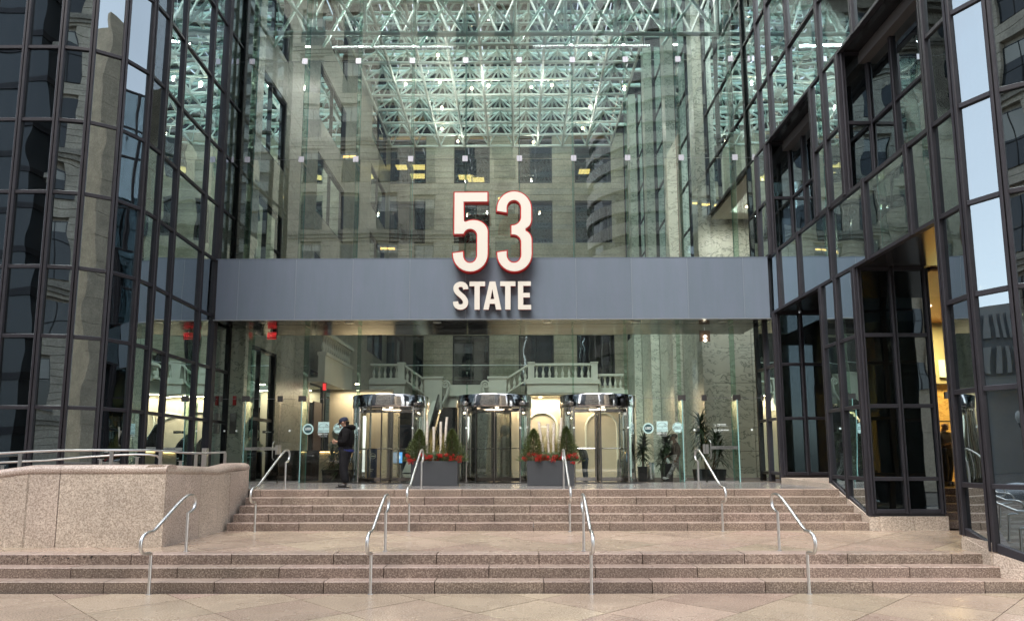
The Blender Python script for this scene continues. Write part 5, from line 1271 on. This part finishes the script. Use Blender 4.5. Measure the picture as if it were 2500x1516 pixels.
for (x, y, z, w_, h_, rz, lab) in ((-8.05, 22.2, 6.06, .30, .22, 0, 'red lit exit sign hanging under the beam, left'), (-8.55, 30.3, 5.2, .18, .36, 0, 'small red lit exit sign deep in the lobby below the side balcony'), (6.08, 21.9, 5.95, .34, .36, 0, 'exit sign box with bright lamps under the beam, right')):
    t = thing('exit_sign', lab, 'exit sign', (x, y, z))
    b = B(); b.box(-w_ / 2, w_ / 2, 0, .05, -h_ / 2, h_ / 2); b.obj('housing', pbr('exit_housing', (.25, .06, .05), .5) if x < 0 else pbr('exit_housing_brown', (.16, .10, .08), .4), t)
    if x < 0 and h_ < .3:
        put_text('EXIT', .15, 0, -.004, 0, REDX, t, bold=.004)
        b = B(); b.box(-w_ / 2, w_ / 2, -.002, -.001, -h_ / 2, -h_ / 2 + .015); b.box(-w_ / 2, w_ / 2, -.002, -.001, h_ / 2 - .015, h_ / 2); b.obj('lit_edge', REDX, t)
    elif x < 0: b = B(); b.box(-.07, .07, -.003, 0, -.15, .15); b.obj('lit_face', REDX, t)
    else:
        b = B(); b.ball((0, -.03, -.02), .05, 10, 6, sz=.6); b.ball((0, -.03, -.15), .05, 10, 6, sz=.6); b.obj('lamp', LAMPW, t)
    b = B(); b.cyl((0, .02, h_ / 2), (0, .02, 6.23 - z), .012, n=6); b.obj('hanger', STEEL, t)
al = thing('fire_alarm', 'small red fire alarm box on the marble pier left of the door', 'alarm')
b = B(); b.box(-9.10, -9.01, 21.87, 21.945, 3.75, 4.05); b.obj('box', pbr('alarm_red', (.5, .02, .02), .4), al)
pn = thing('wall_panel_box', 'dark recessed metal panel on the marble pier by the left door', 'panel')
b = B(); b.box(-9.18, -8.98, 21.91, 21.945, 2.85, 3.5); b.obj('plate', DFIT, pn)

# ================================================================== PEOPLE
def skin(name, verts, edges, radii, mat, parent, root=0, sub=2, smooth=True):
    me = bpy.data.meshes.new(name + '_k'); me.from_pydata(verts, edges, []); o = bpy.data.objects.new('tmpskin', me); C.objects.link(o)
    m = o.modifiers.new('s', 'SKIN'); m.use_smooth_shade = smooth
    sv = me.skin_vertices[0].data
    for i, r in enumerate(radii):
        sv[i].radius = r if isinstance(r, tuple) else (r, r); sv[i].use_root = (i == root)
    s2 = o.modifiers.new('ss', 'SUBSURF'); s2.levels = sub; s2.render_levels = sub
    dg = bpy.context.evaluated_depsgraph_get(); dg.update(); m2 = bpy.data.meshes.new_from_object(o.evaluated_get(dg)); m2.name = name
    bpy.data.objects.remove(o); bpy.data.meshes.remove(me)
    m2.materials.clear(); m2.materials.append(mat)
    return ob(name, m2, parent)
SKIN1 = pbr('skin_light', (.45, .26, .18), .5); SKIN2 = pbr('skin_dark', (.11, .05, .03), .5)
JACK = pbr('black_fleece', (.006, .0055, .006), .9, spec=.15, noise=(5, .2, (.012, .011, .012)), bump=(7, .03)); TROU = pbr('black_trousers', (.005, .005, .0065), .7, spec=.25, noise=(6, .2, (.010, .010, .013)), bump=(8, .03))
SHOE = pbr('dark_leather', (.02, .017, .015), .45); NAVY = pbr('navy_cap', (.008, .013, .035), .8); BLUE = pbr('blue_shirt', (.012, .02, .12), .8)
HAIR = pbr('dark_hair', (.012, .01, .009), .7)
def person(loc, rz, label, J, cloth, scale=1.):
    """J: joint dict in local metres; body faces -Y locally"""
    t = thing('person', label, 'person', loc, rz); t.scale = (scale,) * 3
    v, e, r = [], [], []
    def add(p, rad, par=None):
        v.append(p); r.append(rad); i = len(v) - 1
        if par is not None: e.append((par, i))
        return i
    pel = add(J['pelvis'], (.15, .12)); sp1 = add(J['waist'], (.14, .11), pel); ch = add(J['chest'], (.16, .12), sp1); nk0 = add(J['neckbase'], (.085, .08), ch); nk = add(J['neck'], .055, nk0)
    jaw = add(J['jaw'], (.062, .075), nk); hd = add(J['head'], (.078, .098), jaw); hd2 = add(J['crown'], (.065, .08), hd)
    for s in ('L', 'R'):
        sh = add(J['sh' + s], .058, ch); eb = add(J['el' + s], .042, sh); wr = add(J['wr' + s], .028, eb); pm_ = add(J['pa' + s], (.036, .018), wr)
        hip = add(J['hip' + s], .088, pel); kn = add(J['kn' + s], .056, hip); an = add(J['an' + s], .036, kn); he = add(tuple(Vector(J['an' + s]) * .55 + Vector(J['to' + s]) * .45), (.024, .018), an)
    body = skin('body', v, e, r, cloth['skin'], t)
    # face: nose, brow, ears, eyes on the head
    H_ = Vector(J['head']); f = Vector(J['face']).normalized(); up = Vector(J['crown']) - Vector(J['jaw']); up.normalize(); sd_ = f.cross(up).normalized()
    b = B()
    b.cyl(H_ + f * .085 + up * .015, H_ + f * .118 - up * .022, .010, .017, 8); b.ball(tuple(H_ + f * .112 - up * .024), .016, 8, 5)
    b.tube([H_ + f * .088 - up * .055 + sd_ * k for k in (-.025, 0, .025)], .007, 6)
    b.ball(tuple(H_ + f * .07 - up * .088), .030, 8, 5)
    for s in (-1, 1):
        b.ball(tuple(H_ + sd_ * s * .082 - f * .005 - up * .005), .025, 8, 6, sz=1.3)
        b.tube([H_ + f * .088 + sd_ * s * .015 + up * .03, H_ + f * .082 + sd_ * s * .045 + up * .028], .007, 5)
    b.obj('face', cloth['skin'], body, True)
    b = B()
    for s in (-1, 1): b.ball(tuple(H_ + f * .086 + sd_ * s * .03 + up * .012), .010, 8, 5)
    b.obj('eyes', BLK, body, True)
    # hands with separate fingers
    for s in ('L', 'R'):
        pa = Vector(J['pa' + s]); wr = Vector(J['wr' + s]); d = (pa - wr).normalized(); hs_ = Vector(J.get('hn' + s, (1, 0, 0))).normalized(); nrm = d.cross(hs_).normalized()
        fb = B()
        for k, (L, o) in enumerate(((.070, -.030), (.080, -.010), (.075, .010), (.058, .029))):
            p0 = pa + d * .012 + hs_ * o; cu = nrm * J.get('curl' + s, .5)
            p1 = p0 + d * L * .5; p2 = p1 + (d * .8 + cu).normalized() * L * .35; p3 = p2 + (d * .3 + cu).normalized() * L * .3
            fb.tube([p0, p1, p2, p3], [.0095, .009, .008, .006], 6)
        th = pa - d * .02 - hs_ * .03; fb.tube([th, th - hs_ * .025 + d * .02, th - hs_ * .028 + d * .048 + nrm * .01], [.012, .011, .008], 6)
        fb.obj('fingers', cloth['skin'], body, True)
    cl = cloth
    # jacket
    v, e, r = [], [], []
    g_ = cl.get('bulk', .03)
    hem = add(J['hem'], (.165 + g_, .14 + g_)); w2 = add(J['waist'], (.165 + g_, .14 + g_), hem); c2 = add(J['chest'], (.17 + g_, .135 + g_), w2); n2 = add(J['neckbase'], (.095 + g_ * .6, .09 + g_ * .5), c2)
    for s in ('L', 'R'):
        sh = add(J['sh' + s], .066 + g_ * .6, c2); eb = add(J['el' + s], .055 + g_ * .5, sh); w3 = Vector(J['wr' + s]) * .88 + Vector(J['el' + s]) * .12; wr = add(tuple(w3), .040 + g_ * .25, eb)
    skin('jacket', v, e, r, cl['jacket'], t)
    v, e, r = [], [], []
    pl = add(J['pelvis'], (.175 + g_ * .5, .15 + g_ * .5)); 
    pt = add(tuple(Vector(J['beltline']) + Vector((0, 0, .09))), (.165 + g_ * .4, .14 + g_ * .4), pl)
    for s in ('L', 'R'):
        hip = add(J['hip' + s], .108 + g_ * .4, pl); kn = add(J['kn' + s], .072 + g_ * .5, hip); k2 = tuple(Vector(J['kn' + s]) * .45 + Vector(J['an' + s]) * .55); m_ = add(k2, .064 + g_ * .5, kn); an = add(tuple(Vector(J['an' + s]) + Vector((0, 0, -.005))), .060 + g_ * .4, m_)
    skin('trousers', v, e, r, cl['trousers'], t)
    for s in ('L', 'R'):
        a_, to = Vector(J['an' + s]), Vector(J['to' + s]); d = (to - a_); d2 = Vector((d.x, d.y, d.z)); 
        heel = Vector(J.get('hl' + s, tuple(a_ + Vector((-d.x * .35, -d.y * .35, -.05)))))
        v = [tuple(heel), tuple((heel + to) / 2 + Vector((0, 0, .012))), tuple(to), tuple(a_ + Vector((0, 0, .02)))]; skin('shoe', v, [(0, 1), (1, 2), (0, 3)], [(.058, .052), (.062, .055), (.056, .042), .062], cl['shoe'], t)
        b = B(); 
        h2 = Vector((heel.x, heel.y, 0)); t2 = Vector((to.x, to.y, 0)); dd = (t2 - h2).normalized(); nn = Vector((-dd.y, dd.x, 0))
        zo = min(heel.z, to.z) - .048
        if J.get('flat' + s, True):
            pl_ = [h2 - dd * .045 + nn * .035, h2 - dd * .045 - nn * .035, (h2 + t2) / 2 - nn * .045, t2 + dd * .04 - nn * .035, t2 + dd * .055, t2 + dd * .04 + nn * .035, (h2 + t2) / 2 + nn * .045]
            b.prism([(p.x, p.y) for p in pl_], 0, .022); b.obj('sole', cl.get('sole', BLK), t)
    return t, body
# man with a phone, seen from his right-hand... facing left (-X): local -Y faces, rotate -90deg
Jm = dict(pelvis=(0, .0, .93), waist=(0, -.01, 1.08), chest=(0, .03, 1.28), neckbase=(0, .03, 1.43), neck=(0, -.02, 1.49), jaw=(0, -.075, 1.525), head=(0, -.075, 1.585), crown=(0, -.055, 1.645), face=(0, -1, -.42),
          hem=(0, -.0, .95), beltline=(0, .0, .99),
          shL=(.19, .04, 1.36), elL=(.24, .03, 1.09), wrL=(.12, -.20, 1.11), paL=(.07, -.28, 1.13), hnL=(0, .3, .95), curlL=.9,
          shR=(-.19, .04, 1.36), elR=(-.25, .05, 1.09), wrR=(-.14, -.20, 1.10), paR=(-.08, -.29, 1.12), hnR=(0, .3, .95), curlR=-.9,
          hipL=(.09, 0, .86), knL=(.10, -.02, .47), anL=(.10, .05, .10), toL=(.11, -.12, .045), hlL=(.10, .10, .05),
          hipR=(-.09, 0, .86), knR=(-.10, -.08, .48), anR=(-.10, -.02, .10), toR=(-.11, -.20, .045), hlR=(-.10, .03, .05))
man, mb = person((-4.40, 17.75, 1.32), -PI / 2, 'man in black hooded jacket and navy cap standing on the landing looking at a phone', Jm, dict(skin=SKIN1, jacket=JACK, trousers=TROU, shoe=SHOE, bulk=.075), 1.05)
# hood roll, cap, phone, shirt hem
b = B(); b.tube([(.0, -.085, 1.43), (.085, -.03, 1.455), (.115, .07, 1.48), (.07, .15, 1.475), (0, .175, 1.45), (-.07, .15, 1.475), (-.115, .07, 1.48), (-.085, -.03, 1.455), (0, -.085, 1.43)], [.022, .03, .042, .055, .06, .055, .042, .03, .022], 10); b.obj('hood', JACK, man, True)
tl_ = Matrix.Translation((0, -.068, 1.60)) @ Matrix.Rotation(math.radians(20), 4, 'X')
b = B(); k0 = 10
prof_ = [(.098, 0), (.102, .02), (.100, .05), (.085, .085), (.05, .108), (.001, .115)]
b.lathe(prof_, 0, 0, 20); b.v = [tuple(tl_ @ Vector((p[0], p[1] * 1.15, p[2]))) for p in b.v]; b.obj('cap', NAVY, man, True)
b = B(); v = []
for zz in (0, -.008):
    for a in range(0, 181, 20): v.append(tl_ @ Vector((.088 * math.cos(math.radians(a)), -.085 - .105 * math.sin(math.radians(a)), .014 + zz - .03 * math.sin(math.radians(a)) * .8)))
    for a in range(180, -1, -20): v.append(tl_ @ Vector((.088 * math.cos(math.radians(a)), -.078, .02 + zz)))
n = 20; f = [tuple(range(n)), tuple(range(2 * n - 1, n - 1, -1))] + [(i, n + i, n + (i + 1) % n, (i + 1) % n) for i in range(n)]; b.add(v, f); b.obj('cap_brim', NAVY, man)
b = B(); b.lathe([(.218, .885), (.222, .91), (.215, .945)], 0, .0, 20); b.v = [(p[0] * .92, p[1] * .84 + .012, p[2] + p[1] * -.12) for p in b.v]; b.obj('shirt_hem', BLUE, man, True)
b = B(); b.lathe([(.06, 1.50), (.084, 1.56), (.090, 1.61)], 0, 0, 14, a0=.35, a1=PI - .35); b.v = [(p[0], p[1] * 1.08 - .03, p[2]) for p in b.v if True]; b.obj('hair', HAIR, man, True)
ph = thing('phone', 'black smartphone held by the man in the navy cap', 'phone', (-4.40, 17.75, 1.32), -PI / 2)
b = B(); b.box(-.036, .036, -.40, -.33, 1.135, 1.145); b.v = [(p[0], p[1], p[2] + (p[1] + .33) * -.35) for p in b.v]; b.obj('case', BLKG, ph)
b = B(); 
# walking person inside
Jw = dict(pelvis=(0, 0, .88), waist=(0, .0, 1.02), chest=(0, -.02, 1.22), neckbase=(0, -.02, 1.37), neck=(0, -.04, 1.43), jaw=(0, -.07, 1.475), head=(0, -.065, 1.535), crown=(0, -.045, 1.60), face=(0, -1, -.1), hem=(0, .0, .90), beltline=(0, 0, .94),
          shL=(.18, .0, 1.30), elL=(.23, .08, 1.05), wrL=(.20, .0, .84), paL=(.20, -.05, .76), hnL=(0, 1, 0), curlL=.4,
          shR=(-.18, -.0, 1.30), elR=(-.22, -.05, 1.03), wrR=(-.19, -.22, .90), paR=(-.18, -.29, .86), hnR=(0, 0, 1), curlR=.5,
          hipL=(.08, 0, .82), knL=(.08, -.14, .47), anL=(.08, -.33, .17), toL=(.08, -.50, .18), hlL=(.08, -.33, .10), flatL=False,
          hipR=(-.08, 0, .82), knR=(-.08, .12, .46), anR=(-.08, .30, .12), toR=(-.08, .15, .045), hlR=(-.08, .34, .07))
CAMO = pbr('grey_patterned_cloth', (.10, .10, .10), .8, noise=(22, .06, (.42, .42, .42)))
wp, wb = person((5.05, 22.0, 1.27), -PI / 2, 'person in black top, grey patterned trousers and white shoes walking inside the lobby', Jw, dict(skin=SKIN2, jacket=JACK, trousers=CAMO, shoe=pbr('white_shoe', (.75, .76, .76), .5), sole=WHITEP, bulk=.01), .93)
b = B(); b.ball((0, -.045, 1.565), .105, 14, 8, sz=.85); b.v = [(p[0] * .85, p[1] + .012, p[2] + .02) for p in b.v]; b.obj('hair', HAIR, wp, True)
b = B(); b.tube([(-.19, -.26, .84), (-.19, -.25, .74), (-.19, -.2, .66)], [.03, .06, .05], 8); tag(b.obj('cloth', WHITEP, wp, True))
# bent person in grey jacket
Jg = dict(pelvis=(0, 0, .90), waist=(0, -.03, 1.02), chest=(0, -.10, 1.20), neckbase=(0, -.20, 1.32), neck=(0, -.26, 1.33), jaw=(0, -.33, 1.30), head=(0, -.37, 1.33), crown=(0, -.38, 1.40), face=(0, -1, -.9), hem=(0, .0, .88), beltline=(0, 0, .93),
          shL=(.18, -.12, 1.26), elL=(.23, -.02, 1.02), wrL=(.18, -.15, .85), paL=(.17, -.2, .78), hnL=(0, 1, 0), shR=(-.18, -.12, 1.26), elR=(-.23, -.04, 1.02), wrR=(-.18, -.2, .88), paR=(-.17, -.26, .82), hnR=(0, 1, 0),
          hipL=(.09, 0, .84), knL=(.09, -.02, .46), anL=(.09, .02, .10), toL=(.1, -.14, .045), hipR=(-.09, 0, .84), knR=(-.09, -.02, .46), anR=(-.09, .02, .10), toR=(-.1, -.14, .045))
gp, gb = person((2.42, 24.6, 1.27), -PI / 2 - .5, 'person bending forward in a grey jacket and jeans behind the right revolving door', Jg, dict(skin=SKIN1, jacket=pbr('grey_fleece', (.13, .14, .14), .8), trousers=pbr('denim', (.035, .06, .09), .8), shoe=SHOE, bulk=.035), .82)
b = B(); b.ball((0, -.36, 1.37), .10, 14, 8); b.obj('hair', HAIR, gp, True)
# bald man in dark coat in the lit side entrance
Js = dict(Jm); Js.update(jaw=(0, -.05, 1.53), head=(0, -.04, 1.60), crown=(0, -.03, 1.665), face=(0, -1, -.2), neck=(0, 0, 1.49))
sp_, sb_ = person((11.42, 18.5, 1.33), .25, 'bald man in dark coat standing with hands together behind the side entrance glass', Js, dict(skin=SKIN1, jacket=pbr('dark_coat', (.03, .018, .014), .7), trousers=TROU, shoe=SHOE, bulk=.03), .98)
sn = thing('side_sign', 'small pale round-cornered sign high in the lit side entrance', 'sign')
b = B(); b.box(13.3, 13.8, 21.5, 21.55, 4.55, 5.1); b.obj('plate', AQUA, sn)
fr_ = thing('metal_gate', 'dark thin-framed metal gate inside the lit side entrance', 'gate')
b = B(); b.box(12.3, 15.2, 20.6, 20.64, 3.1, 3.14); b.box(12.3, 12.34, 20.6, 20.64, 1.33, 3.1); b.box(13.0, 13.04, 20.6, 20.64, 1.33, 3.1); b.obj('frame', BLK, fr_)

# ================================================================== THE STREET BEHIND THE CAMERA (seen in the glass)
def street_block(name, label, x0, x1, y0, y1, z1, mat, win_w, win_h, px_, pz_, z_first, trim=True, cmat=None, course=.48, face='S'):
    """building whose street face looks to +Y (toward the glass)"""
    t = thing(name, label, 'building')
    b = B(); b.box(x0, x1, y0, y1 - .35, 0, z1); b.obj('core', mat, t)
    nx = int((x1 - x0 - .8) / px_); off = (x1 - x0 - nx * px_) / 2
    wx = [(x0 + off + px_ * (i + .5) - win_w / 2, x0 + off + px_ * (i + .5) + win_w / 2) for i in range(nx)]
    wz = []; z = z_first
    while z + win_h < z1 - 1: wz.append((z, z + win_h)); z += pz_
    cb = B(); z = 0
    while z < z1:
        za, zb2 = z + .03, z + course
        hit = [w_ for w_ in wz if zb2 > w_[0] and za < w_[1]]
        xsb = [x0]
        if hit:
            for a, c in wx: xsb += [a, c]
        xsb.append(x1)
        for a, c in zip(xsb[::2], xsb[1::2]):
            cb.box(a, c, y1 - .35, y1 + random.uniform(-.01, .02), za, zb2)
        z += course
    stuff(cb.obj('stone_course', mat, t))
    if trim:
        tb_ = B()
        for (a, c) in wz[::1]:
            if wz.index((a, c)) % 2 == 0: tb_.box(x0 - .2, x1 + .2, y1, y1 + .32, a - .62, a - .25); tb_.box(x0 - .1, x1 + .1, y1, y1 + .18, a - .9, a - .62)
        tb_.box(x0 - .5, x1 + .5, y1, y1 + 1.0, z1 - .6, z1); tb_.box(x0 - .3, x1 + .3, y1, y1 + .6, z1 - 1.1, z1 - .6)
        tb_.obj('cornice', cmat or mat, t)
    for i, (a, c) in enumerate(wx):
        for (e, g_) in wz:
            fr = B(); fr.box(a, c, y1 - .3, y1 - .2, e, g_); o = fr.obj('window', WIN, t)
            if random.random() < .35:
                b2 = B(); b2.box(a + .1, c - .1, y1 - .199, y1 - .19, g_ - win_h * rnd(.2, .55), g_ - .08); b2.obj('blind', pbr('blind', (.45, .45, .42), .8) if not bpy.data.materials.get('blind') else bpy.data.materials['blind'], o)
            b2 = B(); b2.box((a + c) / 2 - .03, (a + c) / 2 + .03, y1 - .21, y1 - .17, e, g_); b2.box(a, c, y1 - .21, y1 - .17, (e + g_) / 2 - .03, (e + g_) / 2 + .03); b2.obj('sash', BLK, o)
            if random.random() < .06:
                b2 = B(); b2.box(a + .3, c - .3, y1 - .198, y1 - .188, g_ - .5, g_ - .3); b2.obj('lit_lamp', PANELY, o)
    return t
WIN = pbr('street_window', (.03, .035, .04), .12, spec=.7)
street_block('stone_office_block', 'rusticated grey-beige stone office block across the street, seen mirrored in the glass', -30.6, 1.2, -34, -15, 44.5, STONEX, 1.8, 2.9, 3.4, 4.3, 4.6, True, STONEC)
street_block('tan_office_block', 'smooth tan stone office block across the street to the right', 18.6, 36, -40, -24, 40, TANX, 1.5, 2.2, 4.4, 4.4, 7, False, None, 2.2)
t = thing('banded_tower', 'curved pale tower with dark window bands mirrored in the atrium glass', 'building')
for k in range(22):
    z_ = k * 3.4
    b = B(); b.lathe([(10.2, z_), (10.2, z_ + 1.7), (9.6, z_ + 1.7)], 22, -62, 24); b.obj('floor_band', CONC, t, False)
    b = B(); b.lathe([(9.7, z_ + 1.7), (9.7, z_ + 3.4)], 22, -62, 24); b.obj('window_band', WIN, t)
t = thing('pale_slab_tower', 'tall plain pale slab tower far behind the camera, mirrored right of the sign', 'building')
b = B(); b.box(2.5, 19, -95, -80, 0, 95); b.obj('body', CONC, t)
for k in range(28): b = B(); b.box(2.9, 18.6, -80, -79.9, 3.3 * k + 1, 3.3 * k + 2.2); b.obj('window_band', pbr('pale_window', (.25, .28, .30), .2) if k == 0 else bpy.data.materials['pale_window'], t)
t = thing('dark_glass_block', 'dark blue glass office block down the street to the left', 'building')
b = B(); b.box(-62, -33.3, -44, -17, 0, 62); b.obj('core', pbr('dark_block', (.05, .06, .07), .3), t)
for k in range(19):
    b = B(); b.box(-62.1, -33.2, -17, -16.9, 3.2 * k + .2, 3.2 * k + .7); b.obj('floor_band', MULL, t)
    b = B(); b.box(-33.3, -33.2, -44, -17, 3.2 * k + .2, 3.2 * k + .7); b.obj('floor_band', MULL, t)
t = thing('ribbed_concrete_building', 'pale ribbed concrete building far down the street, mirrored in the right facet', 'building')
b = B(); b.box(-104, -84, -18, 26, 12, 22); b.box(-100, -88, -14, 22, 0, 12); b.obj('body', CONC, t)
for i in range(44):
    b = B(); b.box(-84, -83.2, -18 + i, -17.5 + i, 13.5, 16.4); b.box(-84, -83.2, -18 + i, -17.5 + i, 17.5, 20.5); b.obj('rib', CONC, t)
b = B(); b.box(-84.0, -83.9, -18, 26, 13.2, 20.6); b.obj('recess', pbr('conc_recess', (.16, .17, .18), .6), t)
t = thing('mid_rise_block', 'plain grey mid-rise block closing the gap down the street', 'building')
b = B(); b.box(-58, -34, -80, -62, 0, 50); b.obj('body', CONC, t)
t = thing('brick_building', 'low dark brick building down the street', 'building')
b = B(); b.box(-84, -66, -30, -8, 0, 7); b.obj('body', pbr('brick', (.20, .10, .08), .8, noise=(3, .2, (.15, .08, .07))), t)
def lamp_post(x, y):
    t = thing('street_lamp', 'black double-globe street lamp mirrored in the right facet', 'street lamp', (x, y, 0))
    b = B(); b.lathe([(.22, 0), (.2, .5), (.09, .7), (.07, 3.6)], 0, 0, 12); b.tube([(0, -.55, 3.7), (0, -.5, 3.5), (0, 0, 3.45), (0, .5, 3.5), (0, .55, 3.7)], .04, 8); b.obj('post', BLK, t, True)
    b = B()
    for s in (-.55, .55): b.lathe([(.08, 3.7), (.2, 3.95), (.16, 4.25), (.02, 4.4)], 0, s, 12)
    b.obj('globe', pbr('globe_glass', (.7, .72, .7), .3), t, True)
lamp_post(-22, 8.0)
t = thing('delivery_van', 'grey parked van down the street', 'van', (-40, 4, 0))
b = B(); b.slaby([(-2.6, .35), (2.6, .35), (2.6, 1.2), (1.9, 1.35), (1.3, 2.1), (-2.6, 2.2)], -.95, .95); b.obj('body', pbr('van_paint', (.30, .31, .33), .3), t)
for x in (-1.7, 1.7):
    for y in (-.96, .96): b = B(); b.cyl((x, y - .1, .36), (x, y + .1, .36), .36, n=16); b.obj('wheel', BLK, t, True)
b = B(); 
for i in range(200):
    x, y = -30 + rnd(-6, 6), 9 + rnd(-2, 2); r = rnd(.4, 1.2); b.ball((x, y, -.05), r, 8, 5, sz=rnd(.15, .35))
tag(stuff(b.obj('snow_bank', pbr('snow', (.8, .82, .85), .8))), 'heap of old snow along the kerb down the street', 'snow')
B_road = struct(B().box(-140, 90, -14, -2.5, -.05, .004).obj('road', pbr('asphalt', (.05, .05, .052), .25, noise=(.8, .3, (.07, .07, .072)))))
struct(B().box(-140, -14, -2.5, 15, -.06, -.002).obj('side_street', pbr('wet_asphalt', (.06, .06, .065), .12, noise=(.6, .3, (.09, .09, .095)))))
